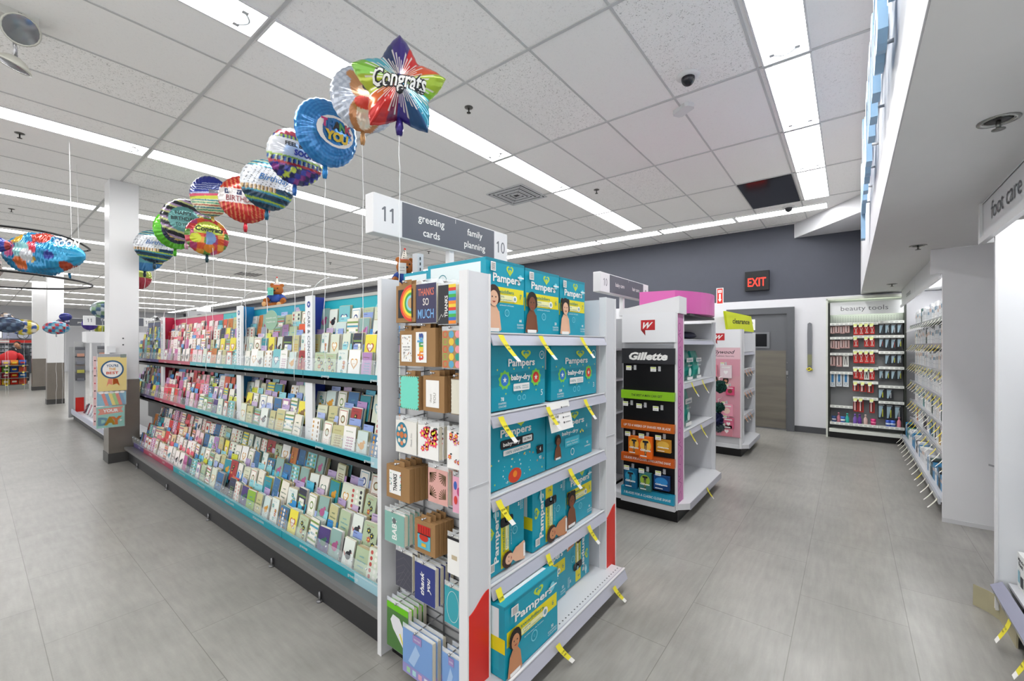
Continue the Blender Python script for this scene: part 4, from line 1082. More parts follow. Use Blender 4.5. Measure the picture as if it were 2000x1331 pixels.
foil(1.52, 7.72, 2.70, .215, -88, 'teal and blue balloon hanging lowest beside the column', lambda x, y: '3a7fb8' if y < -.45 else ('5a9fa8' if x*x+y*y < .4 else ('1f2430', 'c8c84a')[int(y*15) % 2]), lambda g: g.text('to YOU', 0, 0, .2, PAPER, w=.7), tail='22303a', zend=1.3)
foil(1.62, 8.7, 2.52, .20, -70, 'red and yellow balloon mostly hidden behind the column edge', lambda x, y: 'a8283a' if y < 0 else 'a8b84a', None, tail='8a2030', zend=.15)

# ------------------------------------------------------------ plush bears
def blob_obj(name, parent, parts_, mat, vox=.006, smooth=4, loc=None):
    mb = MB()
    for kind, *a in parts_:
        if kind == 'b': mb.ball(a[0], a[1], mat, 16)
        else: mb.tube(a[0], a[1], mat, 12)
    o = mb.build(name, parent, loc)
    r = o.modifiers.new('remesh', 'REMESH'); r.mode = 'VOXEL'; r.voxel_size = vox; r.use_smooth_shade = True
    s_ = o.modifiers.new('smooth', 'SMOOTH'); s_.iterations = smooth; s_.factor = .6
    return o
FUR = C('a8622a', .95, noise=.18); FURL = C('d9a873', .95, noise=.1)
def plush(x, y, z, az, label, tagc):
    t = empty('plush_bear', (x, y, z), label, 'plush toy', 'plush bears on top of the rack', rotz=radians(az)+pi/2)   # local -y is forward
    blob_obj('body', t, [('b', (0, 0, .075), (.052, .046, .07)), ('b', (0, -.005, .185), (.058, .052, .055)), ('b', (-.042, .005, .235), (.02, .012, .02)), ('b', (.042, .005, .235), (.02, .012, .02)),
        ('b', (0, -.048, .172), (.028, .024, .022)), ('t', [(-.045, -.01, .12), (-.075, -.05, .085), (-.07, -.085, .075)], [.022, .022, .024]), ('t', [(.045, -.01, .12), (.075, -.05, .085), (.07, -.085, .075)], [.022, .022, .024]),
        ('t', [(-.03, -.01, .03), (-.055, -.09, .03), (-.06, -.125, .04)], [.03, .028, .032]), ('t', [(.03, -.01, .03), (.055, -.09, .03), (.06, -.125, .04)], [.03, .028, .032])], FUR, .005, 3)
    mb = MB(); mb.ball((0, -.070, .176), (.011, .007, .008), BLACK, 10); mb.build('nose', t)
    for sx in (-1, 1):
        mb = MB(); mb.ball((.022*sx, -.054, .200), .006, BLACK, 10); mb.build('eye', t)
        mb = MB(); mb.ball((.062*sx, -.150, .042), (.020, .006, .022), FURL, 12); mb.heart = None; mb.build('paw_pad', t)
    mb = MB(); mb.lathe([(.050, .068), (.057, .09), (.056, .12), (.040, .145), (.030, .15)], (0, 0, 0), C('2c4fa0', .8), 20, 1.03, .95)
    for sx in (-1, 1): mb.tube([(.040*sx, -.005, .128), (.066*sx, -.035, .10)], [.027, .027], C('2c4fa0', .8), 12)
    mb.build('shirt', t)
    mb = MB(); mb.lathe([(.030, .228), (.016, .27), (.003, .305)], (.0, .0, 0), C('ece6da', .7), 18); mb.lathe([(.034, .224), (.033, .234)], (0, 0, 0), C('c8342c', .7), 18)
    for k in range(12): mb.ball((.024*cos(k*2.1)*(1-k*.055), .024*sin(k*2.1)*(1-k*.055), .238+.005*k), .0045, C(('2a6a5a', 'c8342c', '2a2a2a')[k % 3], .7), 6)
    mb.ball((0, 0, .308), .008, C('c8342c', .8), 8); mb.build('party_hat', t)
    mb = MB(); mb.box(-.055, -.005, -.082, -.081, .13, .20, C(tagc, .5)); g = G(mb, (-.055, -.082, .13), *UY); g.text('12.99', .025, .035, .009, INK, w=.03); g.line(.01, .02, .04, .02, .002, INK); mb.build('hang_tag', t)
plush(1.80, 2.33, 1.785, -118, 'brown plush bear in a blue shirt and party hat, behind the boxed cards', 'f1f1ee')
plush(1.80, 4.25, 1.785, -130, 'brown plush bear in a blue shirt holding a mint tag, farther along the rack top', '6cc8b4')

# ============================================================ RAZOR ENDCAP (second endcap along the aisle)
def endcap2(x0, x1, label, top, decks, zt):
    """open shelves facing -y between x0 and x1, hanging display on the side that looks along -x"""
    t = empty('endcap_display', ((x0+x1)/2, 1.35, 0), label, 'shelf unit')
    b = MB(); b.box(x0+.03, x1-.02, 1.10, 1.75, 0, .10, BLACK); b.part('plinth', t)
    b = MB(); b.prism([(x0-.01, 1.13), (x0+.10, 1.02), (x1-.10, 1.02), (x1+.02, 1.13), (x1+.02, 1.7), (x0-.01, 1.7)], (0, 0, .105), (1, 0, 0), (0, 1, 0), (0, 0, .05), WHITE2)
    b.prism([(x0+.10, 1.018), (x1-.10, 1.018), (x1-.10, 1.022), (x0+.1, 1.022)], (0, 0, .10), (1, 0, 0), (0, 1, 0), (0, 0, .058), LIP)
    b.part('base_deck', t)
    b = MB(); b.box(x0, x0+.17, 1.095, 1.11, .14, zt, top); b.box(x0-.004, x0+.004, 1.09, 1.115, .11, zt, WHITE); b.box(x0+.166, x0+.176, 1.09, 1.115, .11, zt, WHITE); po = b.part('post_panel', t)
    g_ = MB(); g = G(g_, (x0, 1.095, 0), *UY, e=.0006); R_ = random.Random(9)
    dk = C('8a3a78', .5)
    for k in range(15):
        y = .2+k*.10; x = .085
        if k % 3 == 0: g.ring(x, y, .045, .005, dk, n=5)
        elif k % 3 == 1: g.path([(x-.05, y-.04), (x+.04, y), (x-.05, y+.04), (x+.02, y+.05)], .005, dk)
        else: g.ring(x-.02, y, .035, .005, dk)
        g.k = 1
    if top is PINKM:
        L = po.location+t.location; g_.v = [(p[0]-L.x, p[1]-L.y, p[2]-L.z) for p in g_.v]; g_.build('doodle_print', po)
    b = MB(); b.box(x1-.02, x1+.01, 1.095, 1.13, .11, zt-.02, WHITE2); b.part('post_panel', t)
    b = MB(); b.box(x0+.17, x1-.02, 1.46, 1.48, .15, zt-.04, C('c9cacd', .5)); b.part('back_panel', t)
    b = MB(); b.box(x1-.03, x1-.02, 1.13, 1.48, .15, zt-.03, C('d5d6da', .4)); b.part('side_panel', t)
    b = MB(); b.box(x0+.004, x0+.02, 1.11, 1.56, .15, zt-.02, C('c4c5c8', .5)); b.part('side_panel', t)
    sh = []
    for z in decks: sh.append(shelf_mb(x0+.17, x1-.03, 1.12, 1.46, z, .045).part('shelf', t))
    return t, sh
PINKM = C('cf7fb4', .45)
GXX = 3.55
t, sh = endcap2(3.55, 4.83, 'white endcap with pink doodled post, razors on its side and nearly empty shelves', PINKM, (1.50, 1.12, .70), 1.71)
for (i, xs) in ((1, (3.95, 4.30)), (2, (3.90, 4.25))):
    for x in xs: price_tag(sh[i], x, 1.10, (1.50, 1.12, .70)[i], l=.13, lean=.7)
b = None
deckT = [c for c in t.children if c.name.startswith('base_deck')][0]
price_tag(deckT, 4.15, 1.02, .15, l=.12, lean=.8)
# side header, wire wall, razor graphics: all on the face that looks along -x
b = MB(); b.box(3.535, 3.545, 1.10, 1.56, 1.475, 1.72, C('eff0f2', .15)); g = G(b, (3.535, 1.56, 1.475), *UX)
def w_badge(g, x, y, s_):
    g.poly([(x, y+s_*.32), (x+s_*.36, y-s_*.12), (x+s_*.34, y+s_*.32)], C('8f1a1c'), True)
    g.rect(x, y+s_*.3, s_*1.1, s_*.78, C('c01f26', .5)); g.text('W', x+s_*.55, y+s_*.44, s_*.48, PAPER, w=s_*.8, shear=.5, bold=.03)
w_badge(g, .17, .07, .11); b.part('header_panel', t)
b = MB()
for z in (1.45, 1.435, 1.42, 1.40): b.box(3.545, 3.548, 1.12, 1.54, z, z+.004, C('9fa3a8', .3, .5))
b.part('wire_grid', t)
b = MB(); b.box(3.520, 3.545, 1.105, 1.555, 1.295, 1.425, C('2a2b2f', .4)); g = G(b, (3.520, 1.555, 1.295), *UX); g.text('Gillette', .23, .035, .062, PAPER, w=.33, shear=.25, bold=.045); b.part('brand_header', t)
b = MB(); b.box(3.543, 3.549, 1.11, 1.55, .16, 1.30, C('08090c', .35)); b.part('black_backing', t)
for z0, z1, c, tx in ((.995, 1.065, '8ac21e', 'THE BEST A MAN CAN GET'), (.735, .805, 'c8641a', 'UP TO 4 WEEKS OF SHAVES PER BLADE'), (.455, .525, 'c85a1a', '5 BLADES FOR A CLOSER, LONG-LASTING SHAVE'), (.155, .235, '1f93b4', '3 BLADES FOR A CLASSIC CLOSE SHAVE')):
    b = MB(); b.box(3.505, 3.545, 1.105, 1.555, z0, z1, C(c, .4)); g = G(b, (3.505, 1.555, z0), *UX)
    g.text(tx, .225, .024, .02, INK if z0 > .9 else PAPER, w=.012*len(tx) if len(tx) < 30 else .40, shear=.2, bold=.01); b.part('slogan_strip', t)
b = MB(); b.box(3.51, 3.545, 1.10, 1.56, .105, .15, C('cfd0d4', .3)); b.part('side_tray', t)
def peg_tag(parent, y, z, x=3.545):
    b = MB(); b.tube([(x, y, z), (x-.075, y, z-.004)], .0025, CHROME); b.box(x-.012, x, y-.018, y+.002, z-.02, z+.02, LGREY); b.box(x-.079, x-.077, y-.004, y+.042, z-.02, z+.018, PAPER)
    g = G(b, (x-.079, y+.042, z-.02), *UX); g.rect(.003, .026, .04, .008, LIME); g.text('12.97', .022, .006, .010, INK, w=.03); return b.part('peg_hook', parent)
for y, z in ((1.45, 1.26), (1.24, 1.255), (1.48, .955), (1.36, .945), (1.22, .935), (1.46, .70), (1.34, .695), (1.20, .70), (1.47, .41), (1.34, .405), (1.20, .41)): peg_tag(t, y, z)
def razor_pack(y, z, w_, h_, col, col2, label, razor=True, x=3.485, txt='Gillette'):
    b = MB(); b.box(0, .035, -w_/2, w_/2, 0, h_, C(col, .35)); g = G(b, (0, w_/2, 0), *UX)
    g.circ(w_*.5, h_*.6, w_*.42, C(col2, .4), ry=h_*.3)
    if razor: g.rrect(w_*.28, h_*.72, w_*.44, h_*.10, .004, INK); g.poly([(w_*.44, h_*.15), (w_*.56, h_*.15), (w_*.6, h_*.72), (w_*.40, h_*.72)], C('3a3a40')); g.line(w_*.5, h_*.2, w_*.5, h_*.6, .004, C(col2, .4))
    g.text(txt, w_*.5, h_*.34, h_*.1, PAPER, w=w_*.8, shear=.2, bold=.04); g.rect(w_*.1, h_*.08, w_*.5, h_*.05, PAPER)
    o = b.build('razor_pack', None, (x, y, z)); return tag(o, label, 'razor pack', 'razor packs on the endcap side')
razor_pack(1.43, .525, .10, .155, 'e8741a', 'f5b83a', 'orange razor pack on the left of the orange shelf')
razor_pack(1.325, .51, .11, .18, 'ef6a18', 'f8c04a', 'orange razor pack in the centre of the orange shelf', x=3.47)
razor_pack(1.185, .58, .115, .10, 'c98a1e', 'e8b84a', 'short amber blade refill pack right on the orange shelf', razor=False)
razor_pack(1.46, .235, .11, .165, '14628c', '2f96b8', 'blue razor pack on the left of the blue shelf', x=3.48)
razor_pack(1.335, .235, .10, .15, '3a7a78', '9ab83a', 'blue and lime razor pack in the middle of the blue shelf')
razor_pack(1.20, .27, .125, .115, '0f3f78', '2f86c8', 'dark blue blade refill pack right on the blue shelf', razor=False)
# pink drum topper and white riser
b = MB()
pts = [(.10, .40), (-.18, .40), (-.12, .10), (.02, .02)]+[(.02+.80*k/10, .02-.10*sin(pi*k/10)) for k in range(1, 11)]+[(.86, .40)]
b.prism(pts, (3.96, 1.10, 1.735), (1, 0, 0), (0, 1, 0), (0, 0, .20), C('d866ae', .35)); o = b.solo('pink_topper', (4.3, 1.26, 1.735)); tag(o, 'pink curved display topper on the white riser above the razor endcap', 'display topper')
b = MB(); b.prism([(1.08, 0), (1.60, 0), (1.60, .05), (1.08, .14)], (3.56, 0, 1.712), (0, 1, 0), (0, 0, 1), (.20, 0, 0), WHITE)
b.box(3.92, 4.80, 1.10, 1.48, 1.712, 1.732, C('3a3b3e', .4)); o = b.solo('topper_riser', (4.1, 1.3, 1.712)); tag(o, 'white wedge riser under the pink topper', 'riser')
def pouch(x, z, w_, h_, label, c1='1f9a8c', y=1.22):
    b = MB(); n = 6; prof = []
    for i in range(n+1):
        f = i/n; prof.append((.045*sin(pi*min(1, f*1.05+.02))**.5*(1-.5*f)+.006, h_*f))
    vs = []
    for d_, zz_ in prof: vs += [(-w_/2, -d_, zz_), (0, -d_*1.35, zz_), (w_/2, -d_, zz_), (w_/2, d_, zz_), (0, d_*1.35, zz_), (-w_/2, d_, zz_)]
    fs = [(i*6+k, i*6+(k+1) % 6, (i+1)*6+(k+1) % 6, (i+1)*6+k) for i in range(n) for k in range(6)]+[(5, 4, 3, 2, 1, 0), tuple(range(6*n, 6*n+6))]
    b.add(vs, fs, C(c1, .4), False)
    g = G(b, (-w_/2, -.066, 0), *UY); g.rect(w_*.05, h_*.62, w_*.9, h_*.14, PAPER); g.text('Certainty', w_*.5, h_*.65, h_*.07, C('1f6a8c'), w=w_*.7, bold=.02)
    g.text('Underwear', w_*.5, h_*.48, h_*.06, PAPER, w=w_*.6); g.circ(w_*.5, h_*.28, w_*.18, C('d8efe8')); g.rect(w_*.1, h_*.03, w_*.8, h_*.09, PAPER)
    o = b.build('incontinence_pack', None, (x, y, z)); return tag(o, label, 'underwear pack', 'teal packs on the razor endcap')
pouch(3.86, 1.126, .19, .27, 'teal and white underwear pack, left on the upper teal shelf')
pouch(4.12, 1.126, .22, .275, 'teal and white underwear pack, middle of the upper teal shelf', '17897e')
pouch(4.42, 1.126, .20, .27, 'teal and white underwear pack, right on the upper teal shelf', '2aa596')
pouch(3.84, .706, .18, .33, 'teal and white underwear pack, left on the lower teal shelf', '17897e')
pouch(4.08, .706, .22, .34, 'teal and white underwear pack, right on the lower teal shelf')
b = MB(); b.ball((0, 0, .04), (.30, .10, .035), C('1f2340', .6), 14); b.ball((.15, .02, .055), (.16, .09, .03), C('1f2340', .6), 12); o = b.build('folded_fabric', None, (4.30, 1.27, 1.503)); tag(o, 'dark navy folded fabric lying on the top shelf of the razor endcap', 'folded fabric')

# ============================================================ CLEARANCE ENDCAP (third)
t, sh = endcap2(6.18, 7.25, 'white endcap under a yellow clearance topper, pink beauty goods on its side', WHITE2, (1.36, 1.12, .82, .50), 1.66)
for i, z in enumerate((1.36, 1.12, .82, .50)):
    for k in range(3 if i else 0):
        price_tag(sh[i], 6.42+.2*k, 1.10, z, l=.09, lean=.9, col=C('f0a050', .5), txt=None)
b = MB(); b.box(6.165, 6.175, 1.10, 1.56, 1.42, 1.66, C('eff0f2', .15)); g = G(b, (6.165, 1.56, 1.42), *UX); w_badge(g, .14, .06, .12); b.part('header_panel', t)
b = MB(); b.box(6.168, 6.178, 1.105, 1.555, .25, 1.42, C('d99aa8', .5)); g = G(b, (6.168, 1.555, .25), *UX); g.rect(0, 1.02, .45, .15, C('e8c0c8', .5)); g.text('Hollywood', .22, 1.09, .05, INK, w=.34, shear=.4, bold=.01); g.text('Fashion Secrets', .27, 1.05, .02, INK, w=.22)
g.rect(.0, .60, .45, .2, C('d8a0a8'))
for xx, cc in ((.15, 'c98b6a'), (.28, 'b06a3a')):
    g.circ(xx, .74, .035, C('3a2018'), ry=.05); g.circ(xx, .73, .02, C('c98b6a')); g.poly([(xx-.06, .60), (xx+.06, .60), (xx+.03, .70), (xx-.03, .70)], C(cc))
b.part('backing_card', t)
k = 0
for y, z, w_, h_, c, lb in ((1.44, 1.04, .12, .15, 'e88a9c', 'pink accessory pack top left on the clearance endcap side'), (1.27, 1.02, .14, .17, 'e8d6da', 'white accessory pack top right on the clearance endcap side'),
        (1.22, .80, .10, .11, 'e04a78', 'hot pink pack with bow prints beside the green pouf'), (1.42, .56, .11, .14, 'e890a8', 'pink round product pack left of the heart pack'), (1.26, .52, .15, .16, 'f0a0b4', 'light pink heart pack'),
        (1.24, .36, .13, .14, 'd86a88', 'pink pack with brown disc, second from bottom'), (1.45, .30, .12, .14, 'e07a96', 'pink pack bottom left'), (1.26, .26, .13, .14, 'd88a98', 'pink pack bottom right with tan disc')):
    b = MB(); b.box(0, .02, -w_/2, w_/2, 0, h_, C(c, .45)); g = G(b, (0, w_/2, 0), *UX); k += 1
    if k % 2: g.circ(w_*.5, h_*.45, w_*.27, C(('7a4a38', 'f0d0c0')[k % 4 == 1], .5))
    else: g.heart(w_*.5, h_*.45, w_*.4, PAPER)
    g.rect(w_*.15, h_*.78, w_*.7, h_*.1, PAPER); o = b.build('accessory_pack', None, (6.146, y, z)); tag(o, lb+' of the side panel' if 'clearance' not in lb else lb, 'beauty accessory', 'pink packs on the clearance endcap')
    peg_tag(t, y+.01, z+h_+.02, x=6.166)
b = MB(); b.prism([(6.2, 1.60), (6.2, 1.28), (6.9, 1.11), (6.86, 1.5)], (0, 0, 1.66), (1, 0, 0), (0, 1, 0), (0, 0, .17), WHITE)
uu = Vector((.73, -.185, 0)); ul = uu.length; uu.normalize(); b.prism([(.02, .0), (ul+.03, -.02), (ul-.06, .20), (-.05, .24)], (6.165, 1.255, 1.66), uu, (0, 0, 1), (.01, .03, 0), C('d6e224', .4))
g = G(b, (6.165, 1.255, 1.66), uu, (0, 0, 1), e=.0015); g.text('clearance', ul*.52, .085, .07, INK, w=.50, bold=.02); o = b.solo('clearance_topper', (6.5, 1.3, 1.66)); tag(o, 'lime yellow clearance topper on the third endcap', 'display topper')
def pouf(x, y, z, r, c, label):
    b = MB(); R_ = random.Random(int(y*999))
    m_ = C(c, .8); n = 34
    for i in range(90):
        th = R_.uniform(0, 2*pi); ph = math.acos(R_.uniform(-1, 1)); d = Vector((sin(ph)*cos(th), sin(ph)*sin(th), cos(ph)))
        a = d.orthogonal().normalized(); c2 = d.cross(a); p = d*r*R_.uniform(.72, 1.0); s_ = r*.26
        q = [p+a*s_*cos(k*pi/3)+c2*s_*sin(k*pi/3)+d*(R_.uniform(-.12, .12)*r) for k in range(6)]
        b.add([p*.7]+q, [(0, 1+k, 1+(k+1) % 6) for k in range(6)], m_)
    b.ball((0, 0, 0), r*.75, m_, 10); b.tube([(0, 0, r*.6), (0, .01, r*1.4), (6.17-x, .01, r*1.4)], .003, PAPER)
    o = b.build('bath_pouf', None, (x, y, z)); tag(o, label, 'bath pouf', 'mesh poufs hanging between the endcaps')
pouf(5.96, 1.30, .92, .085, '144a40', 'dark green mesh pouf, upper one with a hang tag'); pouf(5.95, 1.31, .66, .07, '1a5044', 'dark green mesh pouf just above the navy one')
pouf(5.94, 1.335, .50, .095, '1c2450', 'navy blue mesh pouf'); pouf(5.95, 1.31, .40, .065, '5a6a6e', 'grey mesh pouf, lowest of the cluster')
for q, (x, z, w_, c) in enumerate(((6.45, 1.365, .07, 'b8c8c0'), (6.55, 1.365, .06, 'e4e6e2'), (6.5, .826, .1, '5a8a5a'), (6.62, .826, .06, 'dfe3dc'), (6.45, 1.126, .06, '2f8a70'))):
    b = MB(); b.box(-w_/2, w_/2, 0, .06, 0, .15, C(c, .4)); b.lathe([(.012, .15), (.012, .17)], (0, .03, 0), WHITE, 8); o = b.build('small_carton', None, (x, 1.2, z)); tag(o, ('pale green carton on the top clearance shelf', 'white carton on the top clearance shelf', 'green carton on the third clearance shelf', 'white carton on the third clearance shelf', 'teal carton on the second clearance shelf')[q], 'carton', 'cartons on the clearance endcap')

# ============================================================ BABY CARE AISLE behind the razor endcap
t = empty('gondola_shelving', (4.18, 4.8, 0), 'white gondola of baby packs seen in the gap behind the diaper endcap', 'shelf unit')
b = MB(); b.box(3.55, 4.80, 1.78, 7.8, 0, .12, BLACK); b.part('plinth', t)
b = MB(); b.box(4.10, 4.26, 1.78, 7.8, .12, 1.72, C('b4b5b8', .5)); b.part('core', t)
gsh = []
for z in (.14, .50, .80, 1.12, 1.42):
    b = MB(); xo = 3.60 if z > .2 else 3.5; b.box(xo, 4.10, 1.78, 7.8, z-.02, z, WHITE2); b.box(xo-.012, xo, 1.78, 7.8, z-.03, z+.008, LIP); b.part('shelf', t)
R_ = random.Random(5); cnt = 0
for z, spec in ((.145, ('9fb4c8', '3f6f8c', 'c8d4da')), (.505, ('e6cfd0', 'd8dce0', 'c8a0a0')), (.805, ('f0eeee', 'e4e8ea', 'd84a40')), (1.125, ('4c7a4a', 'e8ece6', 'b03a50')), (1.425, ('cfe0d2', 'dfe8e2', 'e8e8ea'))):
    y = 1.82; k = 0
    while y < 4.6:
        w_ = R_.uniform(.16, .26); h_ = R_.uniform(.19, .26); c = spec[k % 3]
        b = MB(); b.box(0, .28, 0, w_, 0, h_, C(c, .45)); g = G(b, (0, w_, 0), *UX); g.rect(0, h_*.55, w_, h_*.22, PAPER if k % 2 else C('c8323a'))
        if z > .79 and z < 1.13: g.text('HUGGIES', w_*.5, h_*.59, h_*.13, C('c8323a') if k % 2 else PAPER, w=w_*.85, bold=.04)
        g.circ(w_*.3, h_*.3, w_*.14, C(spec[(k+1) % 3], .5))
        o = b.build('baby_pack', None, (3.625 if z > .2 else 3.53, y, z)); k += 1
        tag(o, f"{cname(c)} baby care pack, {nth(k)} from the near end, {('floor', 'second', 'third', 'fourth', 'top')[(.145, .505, .805, 1.125, 1.425).index(z)]} baby aisle shelf", 'baby care pack', 'packs in the baby care aisle')
        y += w_+.012
# ============================================================ WALL FITTINGS
b = MB(); b.box(-.07, 0, -.185, .185, 0, .34, C('0d0d10', .5)); g = G(b, (-.07, .185, 0), *UX); EXR = EM('ff2a1a', 1.6, 'exit_glow'); g.text('EXIT', .185, .075, .155, EXR, w=.28, bold=.008)
o = b.build('exit_sign', None, (8.62, 1.27, 2.415)); tag(o, 'black exit sign with glowing red EXIT letters on the dark wall', 'exit sign')
b = MB(); b.box(-.004, 0, -.06, .06, 0, .30, C('f2f0ee', .5)); g = G(b, (-.004, .06, 0), *UX); g.rect(.012, .012, .096, .276, RED); g.rect(.028, .21, .064, .05, PAPER); g.text('FIRE', .06, .225, .02, RED, w=.05, bold=.02); g.poly([(.045, .19), (.045, .09), (.03, .09), (.06, .04), (.09, .09), (.075, .09), (.075, .19)], PAPER)
o = b.build('fire_sign', None, (8.62, 1.88, 2.215)); tag(o, 'small red and white fire extinguisher arrow sign on the wall', 'sign')
t = empty('hanging_scraper', (8.60, .51, 1.03), 'long grey plastic strap with a yellow clip on the white wall', 'wall strap')
b = MB(); b.prism([(-.03, .0), (.03, .0), (.034, .62), (.028, .78), (0, .80), (-.028, .78), (-.034, .62)], (8.60, .51, 1.03), (0, 1, 0), (0, 0, 1), (.015, 0, 0), C('77797e', .4)); b.part('strap', t)
b = MB(); b.box(8.59, 8.60, .482, .538, 1.12, 1.30, C('8a8c6a', .5)); b.part('card_pocket', t)
b = MB(); b.tube([(8.59, .48, 1.06), (8.585, .52, 1.03), (8.59, .55, 1.06), (8.585, .51, 1.08), (8.59, .47, 1.04)], .012, YEL); b.part('yellow_clip', t)

# ============================================================ BEAUTY TOOLS WALL
t = empty('beauty_tools_fixture', (8.56, -.18, 0), 'lit wall fixture headed beauty tools, pegboard with scissors and nail files', 'shelf unit')
FRM = C('dfe2d8', .4)
b = MB(); b.box(8.42, 8.62, .262, .285, 0, 2.18, FRM); b.part('side_frame', t)
b = MB(); b.box(8.46, 8.62, .235, .262, 0, 2.12, C('2b3028', .5)); b.part('dark_standard', t)
b = MB(); b.box(8.46, 8.62, -.66, -.635, 0, 2.12, C('2b3028', .5)); b.part('dark_standard', t)
b = MB(); b.box(8.42, 8.62, -.70, .285, 2.165, 2.205, FRM); b.part('top_frame', t)
b = MB(); b.box(8.60, 8.62, -.64, .24, .1, 2.165, PEGB)
for i in range(26):
    for j in range(4): b.box(8.598, 8.6, .20-i*.032, .206-i*.032, 1.82+j*.026, 1.828+j*.026, C('3c3d3e'))
b.part('pegboard', t)
b = MB(); b.box(8.47, 8.49, -.635, .24, 1.93, 2.125, C('eceeee', .4)); g = G(b, (8.47, .24, 1.93), *UX); g.text('beauty tools', .42, .06, .075, C('66686c'), w=.56, bold=-.004); b.part('header_panel', t)
b = MB(); b.box(8.50, 8.56, -.62, .22, 1.945, 1.96, EM('f4ffe8', 8)); b.part('strip_lamp', t)
b = MB(); b.box(8.44, 8.62, -.64, .24, 0, .10, BLACK); b.part('plinth', t)
b = MB(); b.box(8.36, 8.62, -.64, .245, .10, .145, C('e6e8e0', .3)); b.part('base_deck', t)
for (ya, yb), zs in ((( -.045, .235), (1.785, 1.565, 1.315, 1.02, .49, .235)), ((-.345, -.05), (1.785, 1.585, 1.365, 1.10, .885, .64, .235)), ((-.635, -.35), (1.80, 1.585, 1.345, 1.115, .835, .60, .235))):
    for z in zs:
        b = MB(); b.box(8.46 if z > .3 else 8.40, 8.60, ya, yb, z-.012, z, C('c8cac4', .4)); xo = 8.452 if z > .3 else 8.392; b.box(xo, xo+.01, ya, yb, z-.022, z+.018, C('f2f4ee', .4))
        g = G(b, (xo, yb, z-.022), *UX)
        for k in range(5): g.rect(.02+k*.055, .008, .035, .022, C('cfd2cc'), keep=True)
        shp = b.part('shelf_rail', t)
R_ = random.Random(21)
def pegpack(y, zt, w_, h_, kind, label, x=8.50):
    b = MB()
    if kind == 'red':
        b.box(0, .012, -w_/2, w_/2, -h_, 0, C('cf2018', .45)); g = G(b, (0, w_/2, -h_), *UX); s_ = C('d8d4cc', .3, .5)
        g.line(w_*.25, h_*.85, w_*.62, h_*.3, .006, s_); g.line(w_*.75, h_*.85, w_*.4, h_*.3, .006, s_); g.ring(w_*.35, h_*.2, w_*.14, .005, s_, n=12); g.ring(w_*.68, h_*.2, w_*.14, .005, s_, n=12)
    elif kind == 'blk':
        b.box(0, .012, -w_/2, w_/2, -h_, 0, C('1c2228', .4)); g = G(b, (0, w_/2, -h_), *UX); g.poly([(w_*.12, h_*.1), (w_*.35, h_*.1), (w_*.75, h_*.86), (w_*.12, h_*.86)], C('a9c4d2', .3)); g.rect(w_*.6, h_*.15, w_*.14, h_*.5, C(R_.choice(('8a3a34', '3a4a52', 'b8bcc0', 'c8c83a')), .4)); g.rect(w_*.1, h_*.9, w_*.8, h_*.05, LGREY)
    elif kind == 'pink':
        b.box(0, .012, -w_/2, w_/2, -h_, 0, C('c9a09a', .5)); g = G(b, (0, w_/2, -h_), *UX)
        for k in range(3): g.rrect(w_*(.12+.28*k), h_*.12, w_*.16, h_*.7, .004, C(('f0e8e4', '4a4444', 'd8b8b0')[k]))
        g.rect(0, h_*.88, w_, h_*.12, INK)
    elif kind == 'wht':
        b.box(0, .012, -w_/2, w_/2, -h_, 0, C('e8e8e2', .4)); g = G(b, (0, w_/2, -h_), *UX); g.path([(w_*.3, h_*.15), (w_*.35, h_*.5), (w_*.5, h_*.85), (w_*.65, h_*.5), (w_*.7, h_*.15)], .008, INK)
    elif kind == 'blu':
        b.box(0, .012, -w_/2, w_/2, -h_, 0, C('dfe6ea', .4)); g = G(b, (0, w_/2, -h_), *UX); g.rect(w_*.3, h_*.35, w_*.4, h_*.6, C('3a86c0', .4)); g.ring(w_*.5, h_*.2, w_*.3, .005, C('7a90a0'))
    else:
        b.box(0, .012, -w_/2, w_/2, -h_, 0, C('b0241c', .4)); g = G(b, (0, w_/2, -h_), *UX)
        for k in range(2): g.rect(w_*(.2+.32*k), h_*.1, w_*.2, h_*.8, C(('f0ece6', '2a2a2a')[k]), keep=True)
    g2 = MB()
    o = b.build('beauty_tool_pack', None, (x, y, zt)); tag(o, label, 'beauty tool', 'packs on the beauty tools pegs'); return o
kn = {'red': 'red carded scissors', 'blk': 'black carded tool with pale blue corner', 'pink': 'rose pink carded tool set', 'wht': 'white carded pliers', 'blu': 'white card with a blue tool', 'file': 'red carded nail files'}
LAY = [('left', .205, .062, [(1.77, .13, 'pink', 4), (1.55, .16, 'pink', 4), (1.30, .19, 'pink', 3), (1.005, .22, 'blu', 3)]),
       ('middle', -.085, .064, [(1.745, .125, 'red', 4), (1.545, .13, 'red', 4), (1.325, .15, 'red', 4), (1.06, .14, 'red', 4), (.85, .12, 'file', 3), (.60, .18, 'file', 4)]),
       ('right', -.385, .068, [(1.77, .15, 'blk', 4), (1.555, .15, 'blk', 4), (1.315, .15, 'blk', 4), (1.085, .15, 'blk', 4), (.805, .17, 'blk', 3), (.565, .22, 'blk', 3)])]
